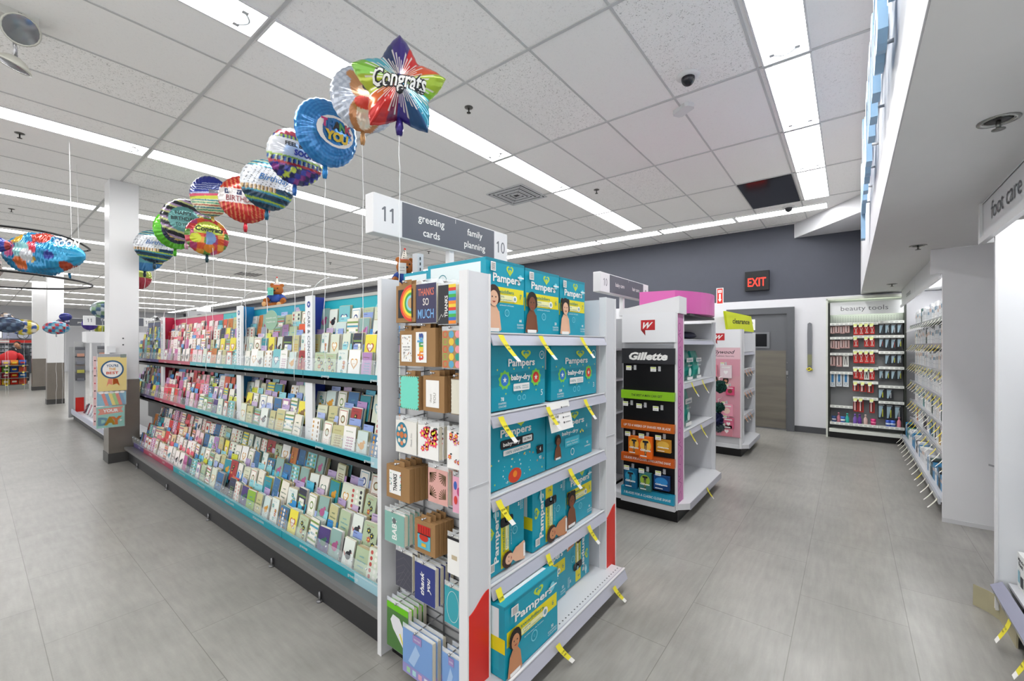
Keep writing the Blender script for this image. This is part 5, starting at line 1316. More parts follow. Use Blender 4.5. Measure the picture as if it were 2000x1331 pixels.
for cn_, ys, dy, rws in LAY:
    for ri, (zt, h_, kind, n) in enumerate(rws):
        if n == 3: dy_ = dy*1.35
        else: dy_ = dy
        for k in range(n):
            if (cn_, ri, k) in (('middle', 1, 1), ('right', 2, 0), ('right', 4, 2), ('middle', 5, 2)): continue
            kd = kind
            if (cn_, ri, k) in (('left', 2, 2), ('middle', 3, 2)): kd = 'wht'
            pegpack(ys-k*dy_, zt+R_.uniform(-.006, .006), dy_*.86 if n < 4 else dy_*.92, h_*R_.uniform(.9, 1.05), kd, f"{kn[kd]}, {cn_} bay, {nth(ri+1)} row down, {nth(k+1)} from its left")
            if cn_ == 'middle': price_tag(t, 8.45, ys-k*dy_+.03, zt+.035, ax='y', l=.05, wd=.048, lean=0, out=.1, col=C('eaf09a', .5), txt=None)
# bottles and jars on the lowest beauty shelf
for k, (y, c, c2, kind) in enumerate(((.185, '2a4a80', 'b8b8c8', 'jar'), (.125, 'c87a8a', 'f0e8e8', 'bot'), (.075, '3a6ab8', 'e8eef0', 'jar'), (.02, '3fb8a8', 'e8eef0', 'bot'), (-.075, '7a5ab0', 'e8eef0', 'bot'), (-.13, '6a3a9a', 'e8eef0', 'bot'), (-.20, 'e0c0b8', 'f0e8e8', 'bot'), (-.29, 'd8307a', 'f070a0', 'jar'), (-.46, '3a5ac0', 'c8d8f0', 'jar'), (-.51, '3a6ad0', 'c8d8f0', 'jar'), (-.58, 'e08a98', 'f0e8e8', 'bot'))):
    b = MB()
    if kind == 'bot': b.lathe([(.022, 0), (.024, .01), (.024, .09), (.010, .115), (.010, .135), (.013, .136), (.013, .155)], (0, 0, 0), C(c, .25), 14)
    else: b.lathe([(.028, 0), (.03, .01), (.03, .06), (.031, .061), (.031, .10)], (0, 0, 0), C(c, .3), 14); b.lathe([(.0315, .03), (.0315, .06)], (0, 0, 0), C(c2, .3), 14)
    o = b.build('nail_bottle' if kind == 'bot' else 'cream_jar', None, (8.47, y, .236)); tag(o, f"{cname(c)} {'pump bottle' if kind == 'bot' else 'lidded jar'} on the lowest beauty shelf, {nth(k+1)} from the left", 'bottle' if kind == 'bot' else 'jar', 'bottles and jars on the beauty shelf')
# ============================================================ RIGHT HAND RACKS
PANW = C('f2f2f4', .45, noise=.02)
t = empty('lit_wall_rack', (6.7, -.9, 0), 'long white lit wall rack of cartons receding to the beauty tools fixture', 'shelf unit')
b = MB(); b.box(4.99, 8.36, -1.12, -1.10, 0, 2.24, C('e6e6e8', .5)); b.part('back_panel', t)
b = MB(); b.box(4.95, 4.985, -1.12, -.605, 0, 2.04, PANW); b.box(4.95, 4.985, -1.12, -.535, 2.04, 2.245, PANW); b.box(4.946, 4.95, -1.12, -.6, 0, .035, C('e4e4e6', .3))
b.prism([(-.94, .5), (-.86, .52), (-.86, .505), (-.93, .488)], (4.9485, 0, 0), (0, 1, 0), (0, 0, 1), (.001, 0, 0), C('b0b0b4')); b.part('end_panel', t)
b = MB(); b.box(5.0, 8.36, -.62, -.60, 2.02, 2.247, C('eceef0', .4)); b.box(5.0, 8.36, -.60, -.585, 2.0, 2.03, WHITE); g = G(b, (8.36, -.60, 2.02), *UYP, e=.001)
g.text('cosmetics', .9, .07, .07, C('66686c'), w=.5); g.rect(1.6, .0, .01, .2, GREYM); b.part('header_panel', t)
b = MB(); b.box(5.02, 8.3, -.80, -.70, 2.19, 2.22, EM('ffffff', 14)); b.part('strip_lamp', t)
b = MB(); b.box(5.0, 8.36, -1.1, -.66, 0, .09, BLACK); b.part('plinth', t)
ZR = (1.72, 1.46, 1.20, .95, .68, .42, .16)
for i, z in enumerate(ZR):
    yf = -.70 if z > .3 else -.60
    b = MB(); b.box(5.0, 8.34, -1.10, yf, z-.015, z, C('cfd0d4', .3)); b.obox((5.0, yf, z-.035), (3.34, 0, 0), (0, .014, 0), (0, 0, .045), C('c4c6cc', .25, .2)); shp = b.part('shelf', t)
    R_ = random.Random(i)
    for k in range(14):
        x = 5.08+k*.235
        price_tag(shp, x, yf+.012, z-.005, ax='X', l=.085, wd=.036, lean=.2, out=.7, col=YEL if R_.random() < (.75 if .3 < z < 1.6 else .15) else C('e9ead9', .5), txt=None)
R_ = random.Random(33); k = 0
for i, z in enumerate(ZR):
    x = 5.03; j = 0
    while x < 8.25:
        w_ = R_.uniform(.06, .13); h_ = min(.205, R_.uniform(.15, .22)) if z > .2 else R_.uniform(.13, .19); c = R_.choice(('f2f2f4', 'e8e9ec', 'f6f6f6', 'dcdfe4', 'eae6e2', 'd8dce2', 'e3e6ea', 'f0f0f2') if i < 5 else ('f4f4f6', 'e8eaec', '2a2c30', '2f86b8', 'f2f2f2'))
        if R_.random() < .06: c = R_.choice(('c87a3a', '2a4a44', 'c8a03a', '3a3a3e', '3a8a88'))
        d_ = .16
        b = MB(); b.box(-w_, 0, -d_, 0, 0, h_, C(c, .4)); g = G(b, (0, 0, 0), *UYP); g.rect(w_*.12, h_*.55, w_*.76, h_*.2, C(R_.choice(('c8ccd0', '9aa0a8', 'd8b8a8', '5a8aa8')), .5)); g.line(w_*.2, h_*.3, w_*.8, h_*.3, .004, GREYM)
        o = b.build('carton', None, (x+w_, (-.74 if z > .3 else -.64), z+.001)); j += 1; x += w_+.008
        tag(o, f"{cname(c)} carton, lit right rack, {nth(i+1)} shelf from top, {nth(j)} from its end panel", 'carton', 'cartons on the lit wall rack')
# foot care bay, nearest on the right
t = empty('foot_care_bay', (2.9, -.9, 0), 'white foot care bay at the right edge with a tall blank end panel', 'shelf unit')
b = MB(); b.box(3.36, 3.39, -1.25, -.610, .05, 2.10, C('eef0f3', .35)); b.box(3.356, 3.36, -.618, -.608, .05, 2.1, WHITE); b.part('end_panel', t)
b = MB(); b.box(1.6, 3.52, -.62, -.585, 2.045, 2.245, C('e9eaec', .4)); b.box(3.50, 3.535, -.64, -.575, 2.02, 2.245, WHITE); b.box(1.6, 3.5, -.60, -.575, 2.02, 2.05, WHITE)
g = G(b, (3.50, -.585, 2.045), *UYP, e=.001); g.rect(.02, .0, .004, .19, INK); g.rect(.02, .185, 1.8, .004, INK); g.text('foot care', .20, .065, .095, C('5c5e63'), al='L', w=.5, bold=.0); b.part('header_panel', t)
b = MB(); b.box(1.7, 3.4, -1.2, -1.18, .1, 2.2, C('e2e3e6', .5)); b.part('back_panel', t)
b = MB(); b.box(1.7, 3.4, -.9, -.8, 2.2, 2.23, EM('ffffff', 14)); b.part('strip_lamp', t)
for z in (1.12, .88, .66):
    b = MB(); b.box(1.7, 3.02, -1.18, -.70, z-.015, z, C('cfd0d4', .3)); b.obox((1.7, -.70, z-.04), (1.32, 0, 0), (0, .02, 0), (0, 0, .045), LIP); shp = b.part('shelf', t)
    price_tag(shp, 2.98, -.685, z-.01, ax='X', l=.10, wd=.04, lean=.3, out=.45)
b = MB(); b.box(1.7, 3.34, -1.18, -.65, .20, .215, C('cfd0d4', .3)); b.obox((1.7, -.65, .155), (1.64, 0, 0), (0, .045, -.03), (0, .02, .06), C('8e8fa2', .35))
g = G(b, (3.34, -.606, .128), (-1, 0, 0), (0, .02, .06), e=.002)
for k in range(8): g.rect(.08+.17*k, .012, .09, .038, PAPER); g.text('13.99', .125+.17*k, .02, .016, INK, w=.07); g.rect(.08+.17*k, .045, .09, .008, C('b8b838')); g.k = 1
shp = b.part('base_shelf', t)
price_tag(shp, 3.06, -.60, .15, ax='X', l=.11, wd=.045, lean=.2, out=.45); price_tag(shp, 2.78, -.60, .15, ax='X', l=.11, wd=.045, lean=.2, out=.45)
b = MB(); b.box(1.7, 3.34, -1.18, -.70, 0, .2, C('3c3c40', .5)); b.part('plinth', t)
b = MB(); pts = [(3.10, -.635), (3.25, -.635), (3.36, -.63), (3.42, -.60), (3.47, -.55)]
for (a, c_), (d_, e_) in zip(pts, pts[1:]): b.obox((a, c_, 0), (d_-a, e_-c_, 0), (.003, .006, 0), (-.01, 0, .12), C('b8b090', .6, noise=.1))
o = b.solo('bent_kick_plate', (3.3, -.6, 0)); tag(o, 'scuffed beige kick plate bent outward on the floor beside the foot care bay', 'kick plate')
for k, (x, y, w_, h_, c, lb, tx) in enumerate(((3.33, -.68, .11, .175, 'f0f0ee', 'white foot repair cream carton, farther one at the right edge', 'Miracle'), (3.09, -.665, .13, .165, 'd2e6f2', 'pale blue insole carton with a red corner at the right edge', 'Insoles'))):
    b = MB(); b.box(-w_, 0, -.07, 0, 0, h_, C(c, .35)); g = G(b, (0, 0, 0), *UYP); g.text(tx, w_*.5, h_*.78, h_*.10, INK, w=w_*.8, bold=.03)
    if k == 0: g.text('Foot', w_*.5, h_*.64, h_*.12, INK, w=w_*.6, bold=.04); g.rect(w_*.1, h_*.15, w_*.3, h_*.35, C('8fc0d0')); g.rect(w_*.5, h_*.1, w_*.35, h_*.3, INK)
    else: g.rect(0, h_*.7, w_, h_*.3, C('3a90d0')); g.text(tx, w_*.5, h_*.78, h_*.1, PAPER, w=w_*.8); g.rect(w_*.3, h_*.86, w_*.4, h_*.1, RED)
    g2 = G(b, (-w_, -.07, 0), (0, 1, 0), (0, 0, 1)); g3 = G(b, (0, 0, 0), (0, -1, 0), (0, 0, 1)); o = b.build('foot_care_carton', None, (x, y, .217)); tag(o, lb, 'carton', 'foot care cartons')

# ============================================================ LETTERS ON THE SOFFIT, CEILING FITTINGS
t = empty('pharmacy_lettering', (3., -.13, 2.6), 'raised light blue letters standing off the white soffit face', 'wall lettering')
LB = C('9cc3e4', .4); xx = 5.0
for ch_ in 'pharmacy':
    vs, fs, tw = glyphs(ch_, .012); sc_ = .92
    b = MB(); F_ = [(xx-x_*sc_, y_*sc_+2.62) for x_, y_ in vs]
    n = len(F_); A = [(p[0], -.085, p[1]) for p in F_]; B_ = [(p[0], -.115, p[1]) for p in F_]
    edges = {}
    for f in fs:
        for i in range(len(f)): edges[(f[i], f[(i+1) % len(f)])] = 1
    side = [(a, b2, b2+n, a+n) for (a, b2) in edges if (b2, a) not in edges]
    b.add(A+B_, list(fs)+[tuple(i+n for i in reversed(f)) for f in fs]+[tuple(reversed(q)) for q in side], LB)
    b.tube([(xx-tw*sc_*.4, -.145, 2.70), (xx-tw*sc_*.4, -.112, 2.70)], .008, LGREY)
    b.part('letter', t); xx -= (tw+.09)*sc_
def fitting(name, x, y, z, label, kind):
    t = empty(name, (x, y, z), label, {'spr': 'sprinkler', 'cam': 'security camera', 'ap': 'wireless access point', 'sprs': 'sprinkler'}[kind])
    b = MB()
    if kind == 'spr':
        b.lathe([(.036, 0), (.036, -.004), (.02, -.008)], (0, 0, 0), C('6b6a66', .3, .7), 16); b.build('escutcheon', t)
        b = MB(); b.tube([(0, 0, -.006), (0, 0, -.045)], .006, C('4a4844', .3, .8)); b.lathe([(.018, -.046), (.018, -.049)], (0, 0, 0), C('4a4844', .3, .8), 12); b.build('deflector', t)
    elif kind == 'sprs':
        b.lathe([(.055, 0), (.055, -.003), (.040, -.004), (.036, .0)], (0, 0, 0), C('a8a8a4', .2, .8), 20); b.lathe([(.034, -.001), (.03, -.0025)], (0, 0, 0), C('20201e', .5), 16); b.build('escutcheon', t)
        b = MB(); b.tube([(0, 0, -.002), (0, 0, -.03)], .007, C('8a8a86', .3, .8)); b.lathe([(.018, -.031), (.018, -.034)], (0, 0, 0), C('8a8a86', .3, .8), 12); b.build('deflector', t)
    elif kind == 'cam':
        b.lathe([(.085, 0), (.085, -.006), (.06, -.018)], (0, 0, 0), C('eeeeee', .4), 24); b.build('mount_ring', t)
        b = MB(); b.ball((0, 0, -.022), (.05, .05, .055), C('22242a', .08), 18); b.build('dome', t)
    else:
        b.prism([(-.07, -.05), (.07, -.05), (.09, -.03), (.09, .03), (.07, .05), (-.07, .05), (-.09, .03), (-.09, -.03)], (0, 0, -.035), (1, 0, 0), (0, 1, 0), (0, 0, .035), WHITE); b.build('housing', t, rotz=1.0)
    return t
fitting('dome_camera', 3.38, .96, CEIL, 'white ringed dome camera on the ceiling near the right light row', 'cam')
fitting('dome_camera', 7.50, .70, CEIL, 'small dark dome camera close to the wall light strip', 'cam')
fitting('access_point', 3.81, 1.12, CEIL, 'white ceiling access point just beyond the nearer dome camera', 'ap')
for x, y, l in ((2.66, 2.57, 'dark sprinkler head left of the access point'), (5.11, 2.61, 'dark sprinkler head beyond the air vent'), (.30, 6.29, 'dark sprinkler head near the left picture edge'), (.39, 9.87, 'dark sprinkler head farther along at the left edge'), (7.6, 2.63, 'dark sprinkler head beside the wall light strip'), (5.52, 10.07, 'dark sprinkler head above the far side of the card rack'), (4.2, 14.8, 'distant sprinkler head above the red birthday section'), (6.2, 7.2, 'sprinkler head beyond the hair care aisle')): fitting('sprinkler', x, y, CEIL, l, 'spr')
for x, y, l in ((2.26, -.417, 'chrome recessed sprinkler in the soffit, nearest'), (4.70, -.435, 'chrome recessed sprinkler in the soffit, second along'), (7.43, -.44, 'chrome recessed sprinkler in the soffit, farthest')): fitting('soffit_sprinkler', x, y, 2.249, l, 'sprs')
m_, nt_, b_ = newmat('black_mirror_tile'); b_.inputs['Base Color'].default_value = lin('26272a'); b_.inputs['Roughness'].default_value = .12; b_.inputs['Metallic'].default_value = .3
b = MB(); b.box(6.065, 7.255, .54, 1.125, CEIL-.012, CEIL-.002, m_); o = b.solo('dark_ceiling_panel', (6.66, .83, CEIL-.006)); tag(o, 'dark glossy panel in place of a ceiling tile beside the right light row', 'ceiling panel')
t = empty('air_vent', (4.62, 3.56, CEIL), 'square stepped ceiling air vent between light rows', 'air vent')
for k in range(7):
    a = .29-.04*k; b = MB(); zz_ = CEIL-.004-.004*(k % 2)
    for s_ in (-1, 1):
        b.box(4.62-a, 4.62+a, 3.56+s_*a-.011, 3.56+s_*a+.011, zz_-.006, zz_, WHITE2); b.box(4.62+s_*a-.011, 4.62+s_*a+.011, 3.56-a, 3.56+a, zz_-.006, zz_, WHITE2)
    b.part('louvre', t)
b = MB(); b.box(4.33, 4.91, 3.27, 3.85, CEIL-.004, CEIL-.002, C('1e1e20', .7)); b.part('backing', t)
t = empty('air_vent', (5.0, 13.6, CEIL), 'far air vent above the back of the card rack', 'air vent'); b = MB()
for k in range(6): b.box(4.7+.1*k, 4.74+.1*k, 13.3, 13.9, CEIL-.01, CEIL-.003, C('5a5a5c', .6))
b.part('louvre', t)
# twin emergency lamp heads
t = empty('emergency_lamp', (.17, 4.05, CEIL), 'twin round emergency lamp heads at the upper left corner', 'emergency light')
b = MB(); b.box(.07, .27, 3.99, 4.11, CEIL-.05, CEIL, C('dcdcd6', .5)); b.part('housing', t)
for (x, y, z, d_) in ((.19, 3.93, 3.36, (.25, -.8, -.55)), (.17, 4.13, 3.22, (-.3, .15, -.9))):
    d_ = Vector(d_).normalized(); a = d_.orthogonal().normalized(); c_ = d_.cross(a); p = Vector((x, y, z)); vs = []; n = 20
    pr = [(.02, -.05), (.05, -.035), (.085, 0), (.09, .012), (.08, .014), (.0795, .006)]
    b = MB()
    for r_, h_ in pr: vs += [p+d_*h_+(a*cos(2*pi*k/n)+c_*sin(2*pi*k/n))*r_ for k in range(n)]
    b.add(vs, [(i*n+k, i*n+(k+1) % n, (i+1)*n+(k+1) % n, (i+1)*n+k) for i in range(len(pr)-1) for k in range(n)]+[tuple(reversed(range(n)))], C('c9c8bd', .35), True)
    b.tube([p-d_*.04, Vector((x, y, CEIL-.04))], .009, CHROME)
    hd = b.part('lamp_head', t)
    b = MB(); vs = [p+d_*.010+(a*cos(2*pi*k/n)+c_*sin(2*pi*k/n))*.08 for k in range(n)]+[p+d_*.026]; b.add(vs, [(k, (k+1) % n, n) for k in range(n)], C('9a9ca0', .15, .7), True); b.part('lens', t)

# ============================================================ LEFT BACKGROUND
t = empty('gondola_shelving', (1.9, 10.2, 0), 'farther card gondola on the left with low white base shelves and red-footed wing panel', 'shelf unit')
b = MB(); b.box(1.27, 2.5, 8.3, 12.0, 0, .10, C('2c2c30', .5)); b.part('plinth', t)
b = MB(); b.box(1.24, 1.9, 8.2, 12.0, .10, .14, C('e6e8ee', .3)); b.box(1.235, 1.25, 8.2, 12.0, .12, .20, C('c7cbe0', .3)); b.part('base_deck', t)
b = MB(); b.box(1.75, 2.0, 8.2, 12.05, .14, 1.5, C('b4b5b4', .5)); b.part('core', t)
b = MB(); b.box(1.27, 1.43, 11.95, 11.98, .03, 1.52, C('c9cacb', .35)); b.part('wing_panel', t)
b = MB(); b.box(1.29, 1.41, 11.945, 11.95, .10, .42, RED); o = b.part('foot_panel', t); o['label'] = 'red foot panel'
b = MB(); b.box(1.20, 1.27, 12.0, 12.03, .03, 1.42, C('b5b6b8', .4)); b.part('rear_post', t)
for z in (.45, .75, 1.05):
    b = MB(); b.prism([(.30*cos(pi*k/10-pi/2)*-1, .5*sin(pi*k/10-pi/2)) for k in range(11)], (1.75, 11.3, z), (1, 0, 0), (0, 1, 0), (0, 0, .10), CLEAR('e4e8ea', .45)); b.part('curved_tray', t)
b = MB(); b.box(1.4, 2.3, 11.6, 12.1, 1.5, 1.72, C('f0f0f2', .4)); b.part('topper', t)
R_ = random.Random(8)
for k, (x, z, n_) in enumerate(((1.35, 1.30, 3), (1.35, 1.12, 2), (1.35, .98, 3), (1.35, .82, 3), (1.62, 1.32, 3), (1.62, 1.15, 2))):
    b = MB()
    for q in range(n_): b.box(-.07, .07, -.03-.02*q, -.012-.02*q, -.03*q, .12-.03*q, C(('8e8f94', '6f7076', 'a6a7ac', '9a8f88')[(k+q) % 4], .25, .3))
    b.box(-.05, .05, -.06-.02*n_, -.055-.02*n_+.02, .02-.03*n_, .06-.03*n_+.02, C(('d8a08a', '8a8c96', 'c8c45a', '7a7c86')[k % 4], .5))
    o = b.build('gift_pack', None, (x, 11.94 if x < 1.5 else 11.6, z)); tag(o, f"silver-grey gift pack hanging on the far wing panel, {nth(k+1)} counting down and right", 'gift pack', 'grey packs on the far wing')
k = 0
for i in range(24):
    y = 8.5+i*.14; c = R_.choice(('d84a7a', '8a3a4a', 'c8d4c0', 'e0e4e8', 'e8a0b0', '7a9ab8', '3a4a5a'))
    b = MB(); b.box(0, .01, -.05, .05, 0, .17, C(c, .5)); g = G(b, (0, .05, 0), *UX); g.heart(.05, .09, .05, PAPER); o = b.build('boxed_card', None, (1.36+.04*(i % 2), y, .145)); o.rotation_euler.y = .3
    tag(o, f"{cname(c)} card pack on the far left gondola base shelf, {nth(i+1)} from its near end", 'card pack', 'packs on the far base shelf')
t = aisle_sign(1.42, 2.5, 12.1, 1.86, 2.05, '11', '10', (('greeting', 'cards'), ('gift', 'wrap')), 'far aisle sign numbered 11 beside the near column'); b = MB(); b.box(1.9, 1.94, 12.12, 12.16, 1.72, 1.86, WHITE); b.part('sign_post', t)
t = aisle_sign(1.5, 2.7, 16.8, 1.98, 2.2, '12', '11', (('party', None), ('wrap', None)), 'more distant dark aisle sign behind the numbered 11 sign'); b = MB(); b.box(2.1, 2.14, 16.82, 16.86, 0, 1.98, WHITE); b.part('sign_post', t)
# gift bags hanging by the column
def gbag(x0, x1, y, z0, z1, label, pr):
    b = MB(); b.box(x0, x1, y, y+.02, z0, z1, C('dfe3e6', .3)); g = G(b, (x0, y, z0), *UY); pr(g, x1-x0, z1-z0)
    b.box(x0-.006, x1+.006, y-.002, y-.0014, z0-.005, z1+.006, CLEAR('f4f8fa', .12)); o = b.solo('gift_bag', ((x0+x1)/2, y, z0)); return tag(o, label, 'gift bag', 'gift bags hung on the column strip')
def gb1(g, w, h):
    g.rect(0, 0, w, h*.92, C('eccf3e')); g.rect(0, h*.92, w, h*.08, C('8a8c90')); g.rect(w*.78, h*.90, w*.2, h*.09, C('3a5a3a'))
    g.poly([(w*.3, h*.12), (w*.36, h*.32), (w*.5, h*.34), (w*.5, h*.16), (w*.38, h*.20)], C('e06a2a')); g.poly([(w*.52, h*.16), (w*.52, h*.34), (w*.68, h*.32), (w*.76, h*.12), (w*.64, h*.2)], C('e06a2a'))
    g.circ(w*.5, h*.58, w*.40, C('2f5f86'), ry=h*.25, n=28); g.circ(w*.5, h*.58, w*.34, PAPER, ry=h*.21, n=28)
    for t_, y, c in (("YOU'RE", .65, '2f5f86'), ('THE', .56, 'e0a02a'), ('BEST', .455, 'd8502a')): g.text(t_, w*.5, h*y, h*.07, C(c), w=w*(.42 if t_ != 'THE' else .24), bold=.03)
def gb2(g, w, h):
    g.rect(0, 0, w, h, C('5fb0cc'))
    for k, c in enumerate(('e0582a', '3a9ac0', 'ecd03a', '8ac04a', 'e0582a', '2f86b0')): g.poly([(w*(.28+.12*k), 0), (w*(.40+.12*k), 0), (w*(.24+.12*k), h), (w*(.12+.12*k), h)], C(c), True)
    g.k += 1
    for k in range(5): g.circ(w*(.14+.18*k), h*.97, w*.09, PAPER, ry=h*.08)
def gb3(g, w, h):
    g.rect(0, 0, w, h, C('6cc0ae')); g.poly([(w*.04, h*.62), (w*.12, h*.78), (w*.04, h*.9), (w*.96, h*.96), (w*.88, h*.82), (w*.96, h*.68)], C('e06a3a')); g.text('YOUR', w*.5, h*.73, h*.14, PAPER, w=w*.55, bold=.04)
    for ch_, x, c in (('D', .24, '2f7f9a'), ('A', .48, 'e0b03a'), ('Y', .70, 'c8743a')): g.text(ch_, w*x, h*.14, h*.36, C(c), bold=.06)
    g.star(w*.86, h*.3, w*.06, PAPER, n=8)
cs = empty('clip_strip', (1.07, 7.06, .45), 'clear clip strip holding the gift bags on the column corner', 'clip strip')
b = MB(); b.box(1.06, 1.08, 7.09, 7.115, .5, 1.42, C('c9ccd0', .3)); b.box(1.03, 1.11, 7.07, 7.11, 1.36, 1.44, C('e4e6e8', .3)); b.part('strip', cs)
gbag(.94, 1.20, 7.0, .90, 1.345, 'yellow gift bag with a rosette lettered YOURE THE BEST, hung on the column', gb1)
gbag(.935, 1.195, 7.005, .725, .885, 'gift bag with diagonal rainbow stripes below the yellow one', gb2)
gbag(.93, 1.18, 7.0, .46, .715, 'mint gift bag lettered YOUR DAY, lowest on the column', gb3)
b = MB(); b.box(.905, .93, 7.0, 7.02, .5, 1.32, C('e8c4c4', .5)); g = G(b, (.905, 7.0, .5), *UY)
for k in range(9): g.heart(.0125, .05+.09*k, .018, C('c83a4a') if k % 2 else C('3a2a2a'))
o = b.solo('patterned_pack_strip', (.92, 7.0, .5)); tag(o, 'narrow pink patterned pack strip left of the gift bags', 'pack strip')

# hoops of the balloon corral with foil balloons inside
t = empty('balloon_corral', (0, 6.6, 2.1), 'two black elastic hoops strung from the ceiling around foil balloons', 'balloon corral')
for z, r, wv in ((2.10, .84, 0), (2.50, .82, .03)):
    b = MB(); b.tube([(r*cos(2*pi*k/60), 6.6+r*sin(2*pi*k/60), z+wv*sin(2*pi*k/60*5)*.5) for k in range(61)], .010, BLACK, 8); b.part('hoop', t)
for k in range(6):
    a = 2*pi*k/6+.35; b = MB(); b.tube([(.84*cos(a), 6.6+.84*sin(a), 2.10), (.82*cos(a), 6.6+.82*sin(a), 2.5), (.80*cos(a), 6.6+.80*sin(a), CEIL)], .0018, C('e8e8e8')); b.part('cord', t)
def crumple(cx, cy, cz, L, Hh, az, colf, label, prints=None):
    """long foil shape balloon: tapered, creased"""
    t = empty('foil_balloon', (cx, cy, cz), label, 'balloon', 'foil balloons inside the hoops', rotz=radians(az))
    R_ = random.Random(int(cx*100)+3); NX, NA = 90, 64; V_ = []; Cc = []; ph = [R_.uniform(0, 6) for _ in range(8)]
    for i in range(NX+1):
        f = i/NX; x = (f-.5)*L; e = sin(pi*min(1, max(0, f)))**.45*(.78+.22*sin(3.1*f+.6)); e = max(e, .02)
        for j in range(NA):
            a = 2*pi*j/NA; wr = 1+.05*sin(7*a+ph[0]+9*f)+.035*sin(13*a+ph[1]-14*f)+.03*sin(23*f*6.28+ph[2]+3*a)
            y, z = cos(a)*Hh*.36*e*wr, sin(a)*Hh*.5*e*wr
            V_.append((x, y, z)); Cc.append(lin(colf(x/L*2, z/Hh*2, cos(a))))
    F = [(i*NA+j, (i+1)*NA+j, (i+1)*NA+(j+1) % NA, i*NA+(j+1) % NA) for i in range(NX) for j in range(NA)]
    F = [tuple(reversed(f)) for f in F]
    mb = MB(); mb.add(V_, F, VCOL('printed_foil', .16, .35), True); mb.build('foil_envelope', t, colors=Cc)
    if prints: mb = MB(); prints(G(mb, (0, 0, 0), (1, 0, 0), (0, 0, 1), fn=lambda x, y, o: Vector((x, -sqrt(max(0, 1-(y/(Hh*.5))**2))*Hh*.36-.012-o, y)), e=.001)); mb.build('printed_lettering', t)
    mb = MB(); mb.tube([(L*.30, 0, -Hh*.42), (L*.31, 0, -Hh*.56)], [.012, .008], C('1f6a90', .3, .4)); mb.build('tail', t)
DOTS = [(-.62, .1, .26, 'c8508a'), (-.1, .15, .24, 'd8344a'), (-.45, .62, .22, 'd8a82a'), (.32, -.12, .16, '2a3a9a'), (-.35, -.5, .24, 'd86a2a'), (-.05, -.3, .12, 'e0b83a'), (.1, .8, .3, 'c83a2a'), (-.3, .1, .28, '9fe0e0'), (-.15, -.15, .22, 'e8ecf0'), (.62, -.6, .2, 'b84a2a')]
def c_cr(x, z, ca):
    for cx, cz, r, c in reversed(DOTS):
        if (x-cx)**2*1.0+(z-cz)**2*.3 < r*r*.5: return c
    return '1f8fc4' if x < .35 else ('2aa0d0' if z < .5 else '2f5f8a')
crumple(.46, 6.22, 2.345, .66, .42, -38, c_cr, 'crumpled bright blue foil balloon with coloured dots inside the hoops', lambda g: g.text('SOON', .27, .06, .07, PAPER, w=.2, bold=.04))
crumple(-.02, 6.15, 2.36, .6, .26, -30, lambda x, z, ca: '2a3a9a' if abs(z) < .6 and int(x*9+40) % 4 else 'a83a3a', 'dark blue and red foil balloon cut by the left picture edge')
crumple(.06, 6.5, 2.20, .40, .40, -60, lambda x, z, ca: 'b8a8a0' if int(z*6+9) % 2 else '9a6a5a', 'muted brown foil balloon below the dark blue one at the edge')

# distant balloons
def mini(u_, cx, cy, cz, r, cs, label, az=-100, sx=1.0):
    def cf(x, y): return cs[(int((x+2)*2.6)+int((y+2)*2.2)*2) % len(cs)]
    foil(cx, cy, cz, r, az, label, cf, None, NR=10, NA=42, zend=.02, sx=sx, group='distant foil balloons', strand=True)
mini(0, 1.62, 11.6, 2.16, .17, ('3a5a7a', 'b8c4c8', '7a9a7a'), 'distant grey-blue round balloon above the far aisle sign, left one')
mini(0, 1.90, 11.8, 2.20, .15, ('7fb8c0', 'a8c8c8'), 'distant pale teal balloon above the far aisle sign, upper right one')
mini(0, 1.84, 11.5, 2.02, .16, ('a8c8a8', 'd0dcc8', 'd8d0a0'), 'distant pale green balloon partly behind the far aisle sign')
mini(0, 1.26, 14.6, 1.86, .15, ('b8303a', '2f7fb0', '8ac0d0'), 'red and blue oval balloon in front of the middle column', sx=1.5)
mini(0, 1.40, 14.5, 2.12, .09, ('2a2f8a', '24307a'), 'small dark blue balloon in front of the middle column', sx=1.2)
mini(0, 1.38, 14.8, 1.98, .12, ('3a3a5a', '9a9ab0', '5a4a7a'), 'patterned violet balloon between the two near the middle column')
mini(0, 1.86, 14.9, 1.98, .15, ('3f2a8a', '4a3498'), 'purple star-like balloon right of the middle column')
mini(0, 2.1, 15.0, 1.88, .15, ('c8c03a', '8a9a3a'), 'yellow balloon beside the purple one')
mini(0, .62, 18.6, 2.20, .17, ('c8ccd4', '4a5060', 'b09a8a'), 'grey round balloon at the far left edge, upper')
mini(0, .66, 18.3, 2.02, .22, ('3a4a6a', '2f3a52', '5a7088'), 'dark blue oval balloon at the far left edge, lower', sx=1.4)
mini(0, 1.02, 19.6, 2.00, .24, ('d8cc3a', 'e8e0d0', 'c8b03a', '3a5aa0'), 'yellow and white printed balloon left of the most distant column', sx=1.3)
mini(0, 3.0, 14.2, 2.02, .20, ('4a4c50', 'd8dadc', '3a3a3e'), 'black and white balloon above the red birthday section', az=-60)
